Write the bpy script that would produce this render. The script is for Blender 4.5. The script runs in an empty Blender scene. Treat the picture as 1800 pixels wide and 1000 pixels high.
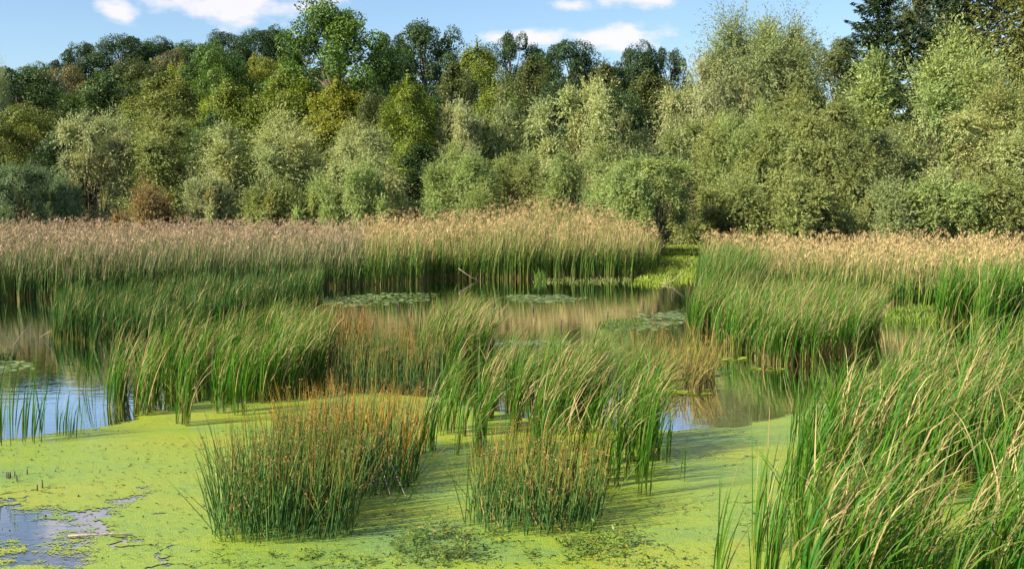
import bpy, math, random
import numpy as np
from mathutils import Vector

SC = bpy.context.scene
COL = SC.collection
rng = np.random.default_rng(7)
R = math.radians

# ------------------------------------------------------------------ camera, sky, sun, exposure
F = 1930.0; HOR = 350.0; CH = 3.3
PITCH = math.atan((500 - HOR) / F)
cd = bpy.data.cameras.new('camera'); cam = bpy.data.objects.new('camera', cd); COL.objects.link(cam)
cam.location = (0, 0, CH); cam.rotation_euler = (math.pi / 2 - PITCH, 0, 0)
cd.sensor_width = 36.0; cd.lens = 36.0 * F / 1800.0; cd.clip_start = 0.1; cd.clip_end = 5000
SC.camera = cam
SUN_EL = R(33)
SUN_AZ = math.atan2(-0.88, -0.47)          # compass style: atan2(x, y) of the direction TO the sun
sd = bpy.data.lights.new('sun', 'SUN'); sun = bpy.data.objects.new('sun', sd); COL.objects.link(sun)
sd.energy = 5.0; sd.angle = R(0.5); sd.color = (1.0, 0.87, 0.66)
to_sun = Vector((math.sin(SUN_AZ) * math.cos(SUN_EL), math.cos(SUN_AZ) * math.cos(SUN_EL), math.sin(SUN_EL)))
sun.rotation_euler = to_sun.to_track_quat('Z', 'Y').to_euler(); sun.location = (-30, -20, 30)
SC.view_settings.view_transform = 'Standard'; SC.view_settings.look = 'None'
SC.view_settings.exposure = 1.12; SC.view_settings.gamma = 1.0
SC.cycles.use_adaptive_sampling = True; SC.cycles.adaptive_threshold = 0.02
SC.cycles.max_bounces = 5; SC.cycles.diffuse_bounces = 3; SC.cycles.glossy_bounces = 3
SC.cycles.transmission_bounces = 2; SC.cycles.transparent_max_bounces = 8
SC.cycles.caustics_reflective = False; SC.cycles.caustics_refractive = False

world = bpy.data.worlds.new('World'); SC.world = world; world.use_nodes = True
wn = world.node_tree; wn.nodes.clear()
def nd(tree, typ, **kw):
    n = tree.nodes.new(typ)
    for k, v in kw.items(): setattr(n, k, v)
    return n
def mth(tree, op, a, b=None, c=None, clamp=False):
    n = tree.nodes.new('ShaderNodeMath'); n.operation = op; n.use_clamp = clamp
    for i, v in enumerate((a, b, c)):
        if v is None: continue
        if isinstance(v, (int, float)): n.inputs[i].default_value = v
        else: tree.links.new(v, n.inputs[i])
    return n.outputs[0]
sky = nd(wn, 'ShaderNodeTexSky', sky_type='NISHITA', sun_disc=False)
sky.sun_elevation = SUN_EL; sky.sun_rotation = SUN_AZ % (2 * math.pi)
sky.air_density = 1.0; sky.dust_density = 0.4; sky.ozone_density = 3.5
tc = nd(wn, 'ShaderNodeTexCoord')
sx = nd(wn, 'ShaderNodeSeparateXYZ'); wn.links.new(tc.outputs['Generated'], sx.inputs[0])
az = mth(wn, 'MULTIPLY', mth(wn, 'ARCTAN2', sx.outputs[0], sx.outputs[1]), 180 / math.pi)
el = mth(wn, 'MULTIPLY', mth(wn, 'ARCSINE', sx.outputs[2]), 180 / math.pi)
ae = nd(wn, 'ShaderNodeCombineXYZ'); wn.links.new(az, ae.inputs[0]); wn.links.new(el, ae.inputs[1])
CLOUDS_AND_FILL = [(-13.8, 9.7, 6.2, 1.45), (-17.6, 10.2, 2.8, 1.0), (-19.5, 9.0, 1.35, 0.8), (-11.3, 10.6, 2.2, 0.5),
          (3.2, 9.75, 1.5, 0.55), (6.6, 10.1, 3.3, 0.65), (5.0, 8.15, 4.6, 0.85), (1.2, 8.2, 3.0, 0.65),
          (-18.0, 15.9, 9, 3.2), (-6, 17.5, 6, 1.5), (20, 19, 9, 2.4), (8, 22, 12, 3), (-40, 20, 14, 3), (45, 15, 12, 2.5), (-90, 24, 20, 4), (120, 22, 20, 4), (-160, 45, 60, 26), (140, 42, 60, 26), (60, 58, 45, 20), (-60, 62, 40, 20), (10, 50, 30, 12)]  # widest clouds, unseen overhead and behind the camera, are added as fill light
acc = None
for (a0, e0, ra, re) in CLOUDS_AND_FILL:
    d = nd(wn, 'ShaderNodeVectorMath', operation='SUBTRACT'); wn.links.new(ae.outputs[0], d.inputs[0]); d.inputs[1].default_value = (a0, e0, 0)
    m = nd(wn, 'ShaderNodeVectorMath', operation='MULTIPLY'); wn.links.new(d.outputs[0], m.inputs[0]); m.inputs[1].default_value = (1 / ra, 1 / re, 0)
    l = nd(wn, 'ShaderNodeVectorMath', operation='LENGTH'); wn.links.new(m.outputs[0], l.inputs[0])
    v = mth(wn, 'SUBTRACT', 1.0, l.outputs['Value'])
    acc = v if acc is None else mth(wn, 'SMOOTH_MAX', acc, v, 0.15)
cs = nd(wn, 'ShaderNodeVectorMath', operation='MULTIPLY'); wn.links.new(ae.outputs[0], cs.inputs[0]); cs.inputs[1].default_value = (0.42, 0.75, 1)
nz = nd(wn, 'ShaderNodeTexNoise'); wn.links.new(cs.outputs[0], nz.inputs['Vector']); nz.inputs['Scale'].default_value = 1.1
nz.inputs['Detail'].default_value = 6; nz.inputs['Roughness'].default_value = 0.55
dens = mth(wn, 'ADD', acc, mth(wn, 'MULTIPLY', mth(wn, 'SUBTRACT', nz.outputs[0], 0.52), 2.2))
mr = nd(wn, 'ShaderNodeMapRange', interpolation_type='SMOOTHSTEP'); wn.links.new(dens, mr.inputs[0])
mr.inputs[1].default_value = 0.05; mr.inputs[2].default_value = 0.75; mr.inputs[3].default_value = 0; mr.inputs[4].default_value = 0.8
mx = nd(wn, 'ShaderNodeMix', data_type='RGBA'); wn.links.new(mr.outputs[0], mx.inputs['Factor'])
hsv = nd(wn, 'ShaderNodeHueSaturation'); wn.links.new(sky.outputs[0], hsv.inputs['Color']); hsv.inputs['Saturation'].default_value = 1.0
wn.links.new(hsv.outputs[0], mx.inputs['A']); mx.inputs['B'].default_value = (6.2, 5.8, 6.1, 1)
bg = nd(wn, 'ShaderNodeBackground'); wn.links.new(mx.outputs['Result'], bg.inputs[0]); bg.inputs[1].default_value = 0.082
wo = nd(wn, 'ShaderNodeOutputWorld'); wn.links.new(bg.outputs[0], wo.inputs[0])

# ------------------------------------------------------------------ helpers
cp, sp = math.cos(PITCH), math.sin(PITCH)
def ray(px, py):
    u = (np.asarray(px, float) - 900) / F; v = (500 - np.asarray(py, float)) / F
    return u, cp + v * sp, -sp + v * cp
def P(px, py, z=0.0):
    dx, dy, dz = ray(px, py); t = (z - CH) / dz
    return np.stack([dx * t, dy * t, np.full_like(np.asarray(t, float), z)], -1)
def at(px, py, Y):
    dx, dy, dz = ray(px, py); t = Y / dy
    return np.array([dx * t, Y, CH + dz * t])
def sstep(a, b, x):
    t = np.clip((x - a) / (b - a), 0, 1); return t * t * (3 - 2 * t)

def mesh(name, verts, faces, mat, parent=None, pig=None, smooth=False, attrs=None):
    """verts (n,3); faces (m,k) all the same k (or list of such arrays); ONE mesh object"""
    me = bpy.data.meshes.new(name)
    verts = np.ascontiguousarray(verts, np.float32)
    if not isinstance(faces, list): faces = [faces]
    loops = np.concatenate([f.ravel() for f in faces]).astype(np.int32)
    sizes = np.concatenate([np.full(len(f), f.shape[1]) for f in faces])
    starts = np.concatenate([[0], np.cumsum(sizes)[:-1]]).astype(np.int32)
    me.vertices.add(len(verts)); me.vertices.foreach_set('co', verts.ravel())
    me.loops.add(len(loops)); me.loops.foreach_set('vertex_index', loops)
    me.polygons.add(len(sizes)); me.polygons.foreach_set('loop_start', starts)
    if smooth: me.polygons.foreach_set('use_smooth', np.ones(len(sizes), bool))
    me.update(calc_edges=True)
    if pig is not None:
        a = me.attributes.new('pig', 'FLOAT_COLOR', 'POINT')
        c = np.ones((len(verts), 4), np.float32); c[:, :3] = pig; a.data.foreach_set('color', c.ravel())
    for k, v in (attrs or {}).items():
        a = me.attributes.new(k, 'FLOAT', 'POINT'); a.data.foreach_set('value', np.asarray(v, np.float32))
    me.materials.append(mat)
    o = bpy.data.objects.new(name, me); COL.objects.link(o)
    if parent is not None: o.parent = parent
    return o
def tag(o, label=None, cat=None, group=None, kind=None):
    if label: o['label'] = label
    if cat: o['category'] = cat
    if group: o['group'] = group
    if kind: o['kind'] = kind
    return o
def empty(name, loc):
    e = bpy.data.objects.new(name, None); COL.objects.link(e); e.location = [float(v) for v in loc]; e.empty_display_size = 0.3
    return e
def join(parts):
    """[(verts, faces, pig)] -> one, faces of one size"""
    V, Fc, C = [], [], []; n = 0
    for v, f, c in parts:
        V.append(v); Fc.append(f + n); C.append(c); n += len(v)
    return np.concatenate(V), np.concatenate(Fc), np.concatenate(C)

# ------------------------------------------------------------------ materials
def leaf_mat(name, rough=0.5, trans=0.3, use_obj=False, spec=0.35, tcol=(1.0, 1.05, 0.55)):
    m = bpy.data.materials.new(name); m.use_nodes = True; t = m.node_tree; t.nodes.clear()
    a = nd(t, 'ShaderNodeAttribute', attribute_name='pig')
    col = a.outputs['Color']
    if use_obj:
        oi = nd(t, 'ShaderNodeObjectInfo')
        mm = nd(t, 'ShaderNodeMix', data_type='RGBA', blend_type='MULTIPLY'); mm.inputs['Factor'].default_value = 1
        t.links.new(col, mm.inputs['A']); t.links.new(oi.outputs['Color'], mm.inputs['B']); col = mm.outputs['Result']
    b = nd(t, 'ShaderNodeBsdfPrincipled'); t.links.new(col, b.inputs['Base Color'])
    b.inputs['Roughness'].default_value = rough; b.inputs['Specular IOR Level'].default_value = spec
    tm = nd(t, 'ShaderNodeMix', data_type='RGBA', blend_type='MULTIPLY'); tm.inputs['Factor'].default_value = 1
    t.links.new(col, tm.inputs['A']); tm.inputs['B'].default_value = (*tcol, 1)
    tr = nd(t, 'ShaderNodeBsdfTranslucent'); t.links.new(tm.outputs['Result'], tr.inputs[0])
    ms = nd(t, 'ShaderNodeMixShader'); ms.inputs[0].default_value = trans
    t.links.new(b.outputs[0], ms.inputs[1]); t.links.new(tr.outputs[0], ms.inputs[2])
    o = nd(t, 'ShaderNodeOutputMaterial'); t.links.new(ms.outputs[0], o.inputs[0])
    return m
M_TREE = leaf_mat('tree_leaves', 0.5, 0.33, True, 0.35)
M_BLADE = leaf_mat('reed_blades', 0.5, 0.36, False, 0.22)
M_DRY = leaf_mat('dry_reed', 0.6, 0.2, False, 0.25, (1, 0.95, 0.8))
M_GRASS = leaf_mat('low_grass', 0.5, 0.3)

def rough_mat(name, c1, c2, scale=3.0, bump=0.4, rough=0.85, stretch=(1, 1, 1), detail=6):
    m = bpy.data.materials.new(name); m.use_nodes = True; t = m.node_tree; b = t.nodes['Principled BSDF']
    g = nd(t, 'ShaderNodeTexCoord'); mp = nd(t, 'ShaderNodeMapping'); mp.inputs['Scale'].default_value = stretch
    t.links.new(g.outputs['Object'], mp.inputs[0])
    n = nd(t, 'ShaderNodeTexNoise'); n.inputs['Scale'].default_value = scale; n.inputs['Detail'].default_value = detail
    t.links.new(mp.outputs[0], n.inputs['Vector'])
    r = nd(t, 'ShaderNodeValToRGB'); r.color_ramp.elements[0].color = (*c1, 1); r.color_ramp.elements[1].color = (*c2, 1)
    r.color_ramp.elements[0].position = 0.35; r.color_ramp.elements[1].position = 0.65
    t.links.new(n.outputs[0], r.inputs[0]); t.links.new(r.outputs[0], b.inputs['Base Color'])
    bp = nd(t, 'ShaderNodeBump'); bp.inputs['Strength'].default_value = bump; bp.inputs['Distance'].default_value = 0.05
    t.links.new(n.outputs[0], bp.inputs['Height']); t.links.new(bp.outputs[0], b.inputs['Normal'])
    b.inputs['Roughness'].default_value = rough
    return m
M_BARK = rough_mat('bark', (0.06, 0.045, 0.03), (0.17, 0.13, 0.09), 6, 0.6, 0.9, (1, 1, 0.25))
M_WOOD = rough_mat('wet_dead_wood', (0.025, 0.016, 0.012), (0.07, 0.045, 0.035), 20, 0.5, 0.7, (1, 1, 0.2))
M_PALEWOOD = rough_mat('bleached_dead_wood', (0.22, 0.18, 0.13), (0.36, 0.31, 0.25), 20, 0.5, 0.8, (1, 1, 0.2))
M_GROUND = rough_mat('forest_floor', (0.028, 0.026, 0.014), (0.07, 0.075, 0.03), 0.6, 0.5, 0.95)
M_HILL = rough_mat('hazed_far_woodland', (0.012, 0.026, 0.026), (0.026, 0.046, 0.042), 0.09, 0.9, 0.95)  # distance haze is put into this bluish woodland colour

def water_mat():
    m = bpy.data.materials.new('pond_water'); m.use_nodes = True; t = m.node_tree; t.nodes.clear()
    g = nd(t, 'ShaderNodeTexCoord')
    n = nd(t, 'ShaderNodeTexNoise'); mp = nd(t, 'ShaderNodeMapping'); mp.inputs['Scale'].default_value = (0.8, 2.0, 1)
    t.links.new(g.outputs['Object'], mp.inputs[0]); t.links.new(mp.outputs[0], n.inputs['Vector'])
    n.inputs['Scale'].default_value = 2.0; n.inputs['Detail'].default_value = 3; n.inputs['Roughness'].default_value = 0.5
    bp = nd(t, 'ShaderNodeBump'); bp.inputs['Strength'].default_value = 0.05; bp.inputs['Distance'].default_value = 0.05
    t.links.new(n.outputs[0], bp.inputs['Height'])
    df = nd(t, 'ShaderNodeBsdfDiffuse'); df.inputs[0].default_value = (0.055, 0.043, 0.018, 1)
    gl = nd(t, 'ShaderNodeBsdfGlossy'); gl.inputs['Roughness'].default_value = 0.02; gl.inputs[0].default_value = (.95, .95, .95, 1)
    fr = nd(t, 'ShaderNodeFresnel'); fr.inputs[0].default_value = 1.55
    for q in (gl, fr): t.links.new(bp.outputs[0], q.inputs['Normal'])
    ms = nd(t, 'ShaderNodeMixShader'); t.links.new(mth(t, 'MULTIPLY', fr.outputs[0], 2.35, clamp=True), ms.inputs[0])
    t.links.new(df.outputs[0], ms.inputs[1]); t.links.new(gl.outputs[0], ms.inputs[2])
    o = nd(t, 'ShaderNodeOutputMaterial'); t.links.new(ms.outputs[0], o.inputs[0])
    return m
M_WATER = water_mat()

def weed_mat(name, ca, cb, cc, hole=0.5, sheen=0.6):
    """floating duckweed: speckled; attribute 'cover' (0..1) says how closed the mat is"""
    m = bpy.data.materials.new(name); m.use_nodes = True; t = m.node_tree; b = t.nodes['Principled BSDF']; out = t.nodes['Material Output']
    g = nd(t, 'ShaderNodeTexCoord')
    mp = nd(t, 'ShaderNodeMapping'); mp.inputs['Scale'].default_value = (0.55, 1.5, 1); t.links.new(g.outputs['Object'], mp.inputs[0])
    big = nd(t, 'ShaderNodeTexNoise'); big.inputs['Scale'].default_value = 0.55; big.inputs['Detail'].default_value = 5; t.links.new(mp.outputs[0], big.inputs['Vector'])
    med = nd(t, 'ShaderNodeTexNoise'); med.inputs['Scale'].default_value = 7; med.inputs['Detail'].default_value = 6; med.inputs['Roughness'].default_value = 0.7; t.links.new(mp.outputs[0], med.inputs['Vector'])
    fine = nd(t, 'ShaderNodeTexVoronoi'); fine.inputs['Scale'].default_value = 55; t.links.new(g.outputs['Object'], fine.inputs['Vector'])
    r = nd(t, 'ShaderNodeValToRGB'); e = r.color_ramp.elements
    e[0].position = 0.38; e[0].color = (*ca, 1); e[1].position = 0.64; e[1].color = (*cc, 1); q = e.new(0.5); q.color = (*cb, 1)
    mixn = mth(t, 'ADD', mth(t, 'MULTIPLY', big.outputs[0], 0.6), mth(t, 'MULTIPLY', med.outputs[0], 0.4))
    t.links.new(mixn, r.inputs[0])
    sepc = nd(t, 'ShaderNodeSeparateColor'); t.links.new(fine.outputs['Color'], sepc.inputs[0])
    hv = nd(t, 'ShaderNodeHueSaturation'); t.links.new(r.outputs[0], hv.inputs['Color'])
    t.links.new(mth(t, 'ADD', 0.82, mth(t, 'MULTIPLY', sepc.outputs[0], 0.36)), hv.inputs['Value'])
    t.links.new(hv.outputs[0], b.inputs['Base Color'])
    b.inputs['Roughness'].default_value = 0.36; b.inputs['Specular IOR Level'].default_value = sheen
    bp = nd(t, 'ShaderNodeBump'); bp.inputs['Strength'].default_value = 0.5; bp.inputs['Distance'].default_value = 0.012
    t.links.new(mth(t, 'ADD', fine.outputs['Distance'], med.outputs[0]), bp.inputs['Height']); t.links.new(bp.outputs[0], b.inputs['Normal'])
    cov = nd(t, 'ShaderNodeAttribute', attribute_name='cover')
    hol = nd(t, 'ShaderNodeTexNoise'); hol.inputs['Scale'].default_value = 5.0; hol.inputs['Detail'].default_value = 8; hol.inputs['Roughness'].default_value = 0.72
    mp2 = nd(t, 'ShaderNodeMapping'); mp2.inputs['Scale'].default_value = (0.5, 1.3, 1); mp2.inputs['Location'].default_value = (3, 7, 0)
    t.links.new(g.outputs['Object'], mp2.inputs[0]); t.links.new(mp2.outputs[0], hol.inputs['Vector'])
    hh = mth(t, 'ADD', mth(t, 'MULTIPLY', hol.outputs[0], 0.8), mth(t, 'MULTIPLY', sepc.outputs[1], 0.2))
    dr = nd(t, 'ShaderNodeTexNoise'); dr.inputs['Scale'].default_value = .38; dr.inputs['Detail'].default_value = 5; dr.inputs['Roughness'].default_value = .62; t.links.new(g.outputs['Object'], dr.inputs['Vector'])
    band = mth(t, 'SUBTRACT', 1.0, mth(t, 'MULTIPLY', mth(t, 'ABSOLUTE', mth(t, 'SUBTRACT', dr.outputs[0], .53)), 60), clamp=True)
    hh = mth(t, 'SUBTRACT', hh, mth(t, 'MULTIPLY', band, .42))
    al = mth(t, 'GREATER_THAN', mth(t, 'ADD', cov.outputs['Fac'], hh), 0.5 + hole)
    tr = nd(t, 'ShaderNodeBsdfTransparent'); ms = nd(t, 'ShaderNodeMixShader'); t.links.new(al, ms.inputs[0])
    t.links.new(tr.outputs[0], ms.inputs[1]); t.links.new(b.outputs[0], ms.inputs[2]); t.links.new(ms.outputs[0], out.inputs[0])
    return m
M_WEED = weed_mat('duckweed', (0.145, 0.255, 0.070), (0.225, 0.32, 0.035), (0.30, 0.33, 0.03))
M_PADS = weed_mat('pale_floating_weed', (0.15, 0.23, 0.09), (0.22, 0.30, 0.12), (0.27, 0.34, 0.13))
M_LIME = weed_mat('lime_floating_weed', (0.20, 0.28, 0.02), (0.32, 0.38, 0.03), (0.38, 0.42, 0.04))

# ------------------------------------------------------------------ setting: ground, hill, water
BANKS = []                                         # (x, y, rx, ry, height) low grassy banks above the water
for (px, py, rx, ry, h) in [(1195, 462, 3.2, 7, 0.62), (1160, 484, 2.2, 2.2, 0.55), (1050, 493, 3.2, 0.9, 0.52), (1590, 553, 2.0, 0.8, 0.53), (1720, 547, 2.5, 0.8, 0.52)]:
    p = P(px, py); BANKS.append((p[0], p[1], rx, ry, h))
def terr(x, y):
    x = np.asarray(x, float); y = np.asarray(y, float)
    z = -0.5 + 0.75 * sstep(56, 68, y)
    for bx, by, rx, ry, h in BANKS:
        z = z + h * np.exp(-(((x - bx) / rx) ** 2 + ((y - by) / ry) ** 2) ** 1.5) * (1 - sstep(56, 68, y))
    u = x / np.maximum(y, 20)
    z = z + 13 * sstep(85, 225, y) * (1 - sstep(-0.22, 0.06, u)) * (1 - .6 * sstep(.30, .44, -u)) + 3.5 * sstep(80, 140, y)
    z = z + 1.9 * (1 - sstep(1.0, 6.5, y)) + 1.2 * sstep(1.3, 1.9, -x / np.maximum(y + 14, 1)) * (1 - sstep(50, 60, y))
    return z + 0.08 * np.sin(x * .9 + 1) * np.sin(y * .7) * sstep(56, 68, y)
def grid(xs, ys, zf):
    X, Y = np.meshgrid(xs, ys); V = np.stack([X, Y, zf(X, Y)], -1).reshape(-1, 3)
    nx, ny = len(xs), len(ys); i = np.arange((ny - 1) * (nx - 1)); r, c = i // (nx - 1), i % (nx - 1); a = r * nx + c
    return V, np.stack([a, a + 1, a + nx + 1, a + nx], -1)
xs = np.unique(np.concatenate([np.arange(-40, 40, 0.5), np.arange(-120, 121, 3), np.arange(-1200, 1201, 60)]))
ys = np.unique(np.concatenate([np.arange(-30, 75, 0.5), np.arange(75, 260, 4), np.arange(260, 2000, 60)]))
V, Fc = grid(xs, ys, terr)
tag(mesh('ground', V, Fc, M_GROUND, smooth=True), kind='structure')
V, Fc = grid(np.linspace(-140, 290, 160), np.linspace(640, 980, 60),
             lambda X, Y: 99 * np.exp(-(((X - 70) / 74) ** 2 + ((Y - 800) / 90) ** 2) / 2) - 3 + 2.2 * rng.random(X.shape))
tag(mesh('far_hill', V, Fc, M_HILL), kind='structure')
V, Fc = grid(np.array([-90., 90.]), np.array([-5., 66.]), lambda X, Y: X * 0)
tag(mesh('pond_water', V, Fc, M_WATER), kind='structure')

# ------------------------------------------------------------------ leaves and tubes
def unit(v): return v / np.maximum(np.linalg.norm(v, axis=-1, keepdims=True), 1e-9)
def leaves(c, d, L, W, g, nrm=None):
    """rhombic leaves: centre c, long axis d, lengths L, widths W"""
    n = len(c); d = unit(d)
    if nrm is None: nrm = g.normal(size=(n, 3))
    s = unit(np.cross(d, nrm)); L = np.broadcast_to(L, n)[:, None]; W = np.broadcast_to(W, n)[:, None]
    v = np.stack([c - d * L * .5, c + s * W * .5 - d * L * .05, c + d * L * .5, c - s * W * .5 - d * L * .05], 1)
    f = np.arange(4 * n).reshape(n, 4)
    return v.reshape(-1, 3), f
def tube(pts, rad, k=6):
    pts = np.asarray(pts, float); n = len(pts); rad = np.broadcast_to(rad, n)
    tg = unit(np.gradient(pts, axis=0)); ref = np.array([0.31, 0.87, 0.12]) if abs(tg[0][2]) > .6 else np.array([0, 0, 1.0])
    s = unit(np.cross(tg, ref)); u = np.cross(tg, s)
    a = np.arange(k) * 2 * math.pi / k
    V = pts[:, None] + rad[:, None, None] * (np.cos(a)[None, :, None] * s[:, None] + np.sin(a)[None, :, None] * u[:, None])
    f = []
    for i in range(n - 1):
        for j in range(k): f.append((i * k + j, i * k + (j + 1) % k, (i + 1) * k + (j + 1) % k, (i + 1) * k + j))
    return V.reshape(-1, 3), np.array(f)
def merge_tubes(tubes):
    V, Fc, n = [], [], 0
    for v, f in tubes: V.append(v); Fc.append(f + n); n += len(v)
    return np.concatenate(V), np.concatenate(Fc)
def limb(a, b, g, n=6, wob=0.06, sag=0.0):
    a = np.asarray(a, float); b = np.asarray(b, float); t = np.linspace(0, 1, n)[:, None]
    L = np.linalg.norm(b - a); p = a + (b - a) * t + g.normal(size=(n, 3)) * wob * L * np.sin(t * math.pi)
    p[:, 2] += sag * L * np.sin(t[:, 0] * math.pi); return p

PROTO = {}
def pigvar(n, g, amt=0.22, warm=0.1, k=4):
    b = 1 + amt * g.normal(size=n); w = warm * g.normal(size=n)
    c = np.clip(np.stack([b * (1 + w), b, b * (1 - w)], -1), 0.35, 1.8)
    return np.repeat(c, k, axis=0)

def proto(name, crown, trunk):
    v, f, c = crown; me = mesh('crown', v, f, M_TREE, pig=c); tv, tf = trunk; tr = mesh('trunk', tv, tf, M_BARK, smooth=True)
    PROTO[name] = (me.data, tr.data)
    bpy.data.objects.remove(me); bpy.data.objects.remove(tr)

def willow(name, seed, H=10., Wd=8., lobes=34, twigs=70, lpt=15, low=0.06, airy=0., stems=3, droop=0.25, up=.85):
    g = np.random.default_rng(seed); parts = []; tubes = []
    roots = [np.array([g.normal() * .35, g.normal() * .35, -0.3]) for _ in range(stems)]
    C = []
    # main plumes of different height, then lobes hung about them
    tops = [np.array([0.05 * Wd * g.normal(), 0.05 * Wd * g.normal(), H * 0.86])]
    for i in range(4):
        a = g.uniform(0, 6.28); r = Wd * g.uniform(.2, .34); tops.append(np.array([r * math.cos(a), r * math.sin(a), H * g.uniform(.62, .82)]))
    for i in range(lobes):
        tp = tops[i % len(tops)] if i < len(tops) * 3 else None
        if tp is not None: c = tp - np.array([0, 0, (i // len(tops)) * H * 0.17]) + g.normal(size=3) * [.05 * Wd, .05 * Wd, .02 * H]
        else:
            z = low + (0.84 - low) * g.random() ** 1.05; a = g.uniform(0, 6.28)
            rr = Wd * 0.5 * math.sqrt(max(.06, 1 - (max(0, z - .38) / .52) ** 2)) * (0.72 + .28 * min(1, z / .2)) * g.uniform(.4, .84)
            c = np.array([rr * math.cos(a), rr * math.sin(a), z * H])
        C.append(c)
    for i, c in enumerate(C):
        rl = Wd * g.uniform(.085, .20) * (1 - airy * .3); m = int(twigs * 2.7 * (1 - airy * .45))
        d = unit(g.normal(size=(m, 3)) + np.array([0, 0, up]) + 0.5 * unit(c * [1, 1, 0.0] + 1e-6))
        ln = rl * np.where(g.random(m) < .14, g.uniform(1.3, 2.1, m), g.uniform(.55, 1.35, m)); k = lpt
        s = (g.random((m, k)) ** .75)[..., None]
        p = c + d[:, None] * ln[:, None, None] * s * [1, 1, 1.3]
        p[..., 2] -= droop * ln[:, None] * s[..., 0] ** 2.2
        p += g.normal(size=p.shape) * .035 * rl
        dd = d[:, None] * np.ones((1, k, 1)) + g.normal(size=(m, k, 3)) * .45; dd[..., 2] -= droop * 1.8 * s[..., 0]
        n = m * k
        v, f = leaves(p.reshape(-1, 3), dd.reshape(-1, 3), g.uniform(.13, .25, n), g.uniform(.035, .065, n), g, (np.repeat(d, k, 0) + .25 * unit(c * [1, 1, .3]) + g.normal(size=(n, 3)) * .32))
        lobe_b = 1 + .10 * g.normal(); wv = .03 * g.normal(); c3 = pigvar(n, g, .13, .05) * lobe_b * [1 + wv, 1, 1 - wv]
        parts.append((v, f, c3))
        r0 = roots[i % stems]
        mid = r0 * .4 + c * .45; mid[2] = c[2] * .5
        pts = np.concatenate([limb(r0, mid, g, 4, .04)[:-1], limb(mid, c + [0, 0, rl * .3], g, 4, .06)])
        tubes.append(tube(pts, np.linspace(.10 if i < 6 else .055, .012, len(pts)) * H / 10, 5))
    proto(name, join(parts), merge_tubes(tubes))

def oak(name, seed, H=16., Wd=11., lobes=54, cards=1250, low=.18, gap=1.0, top=1.0, size=.18):
    g = np.random.default_rng(seed); parts = []; tubes = []
    trunk_top = np.array([0, 0, H * .8])
    tubes.append(tube(limb([0, 0, -1], trunk_top, g, 8, .015), np.linspace(.34, .06, 8), 7))
    for i in range(lobes):
        z = low + (0.93 - low) * ((i + g.random()) / lobes); a = i * 2.4 + g.normal() * .4
        q = (z - low) / (.93 - low); prof = max(.12, 1 - abs(2 * q ** .8 - 1) ** 2.4) ** .5
        rr = Wd * .5 * prof * math.sqrt(g.uniform(.12, .75)) * gap
        c = np.array([rr * math.cos(a), rr * math.sin(a), z * H * top])
        rl = Wd * g.uniform(.085, .155)
        d = unit(g.normal(size=(cards, 3)) + np.array([0, 0, .25]))
        # sub-tufts so the outline of each lobe is broken
        tuft = unit(g.normal(size=(9, 3)) + [0, 0, .3]); ti = np.argmax(d @ tuft.T, 1); cosv = np.max(d @ tuft.T, 1)
        rad = rl * (.45 + .75 * cosv ** 3) * g.uniform(.75, 1.08, cards)
        p = c + d * rad[:, None] * [1, 1, .8]
        nr = unit(d * 1.0 + g.normal(size=d.shape) * .6)
        ax = np.cross(nr, g.normal(size=d.shape))
        v, f = leaves(p, ax, g.uniform(.7, 1.25, cards) * size, g.uniform(.5, .85, cards) * size, g, nr)
        parts.append((v, f, pigvar(cards, g, .16, .05) * (1 + .10 * g.normal()) * (1 + np.array([.05, .02, -.06]) * g.normal())))
        tz = max(.1, z - .22) * H
        tubes.append(tube(limb([0, 0, tz], c, g, 5, .05, .06), np.linspace(.12, .02, 5), 5))
    proto(name, join(parts), merge_tubes(tubes))

def layered(name, seed, H=12., Wd=9., layers=74, cards=620, low=.1, size=.165):
    """hornbeam / beech: flat sprays stacked in tiers"""
    g = np.random.default_rng(seed); parts = []; tubes = [tube(limb([0, 0, -1], [0, 0, H * .92], g, 8, .012), np.linspace(.26, .03, 8), 7)]
    for i in range(layers):
        z = low + (1 - low) * (i + g.random()) / layers; a = i * 2.4 + g.normal() * .5
        prof = max(0, 1 - z ** 4) ** .6 * min(1, .6 + z * 1.2); R0 = Wd * .5 * max(prof, .08)
        d = np.array([math.cos(a), math.sin(a), 0]); s = np.array([-d[1], d[0], 0])
        t = g.random(cards) ** .7; w = g.normal(size=cards) * .26 * (1 - .6 * t)
        L = R0 * g.uniform(.75, 1.12)
        p = d * (t * L)[:, None] + s * (w * L)[:, None]
        p[:, 2] = z * H * .97 + .22 * L * t - .22 * L * t ** 2 * 1.4 + g.normal(size=cards) * (.14 + .30 * g.random(cards)) - .35 * t ** 2 * g.random(cards)
        nr = unit(np.array([0, 0, .8]) + .55 * d + g.normal(size=(cards, 3)) * .5)
        ax = d * 1.0 + s * (w * 2.5)[:, None] + g.normal(size=(cards, 3)) * .4; ax = ax - nr * np.sum(ax * nr, 1)[:, None]
        v, f = leaves(p, ax, g.uniform(.7, 1.3, cards) * size, g.uniform(.45, .8, cards) * size, g, nr)
        parts.append((v, f, pigvar(cards, g, .18, .06) * (1 + .10 * g.normal()) * (1 + np.array([.05, .02, -.06]) * g.normal())))
        tubes.append(tube(limb([0, 0, max(.2, z * H - .12 * L)], d * L * .85 + [0, 0, z * H + .03 * L], g, 5, .03), np.linspace(.06, .012, 5), 4))
    proto(name, join(parts), merge_tubes(tubes))

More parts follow.
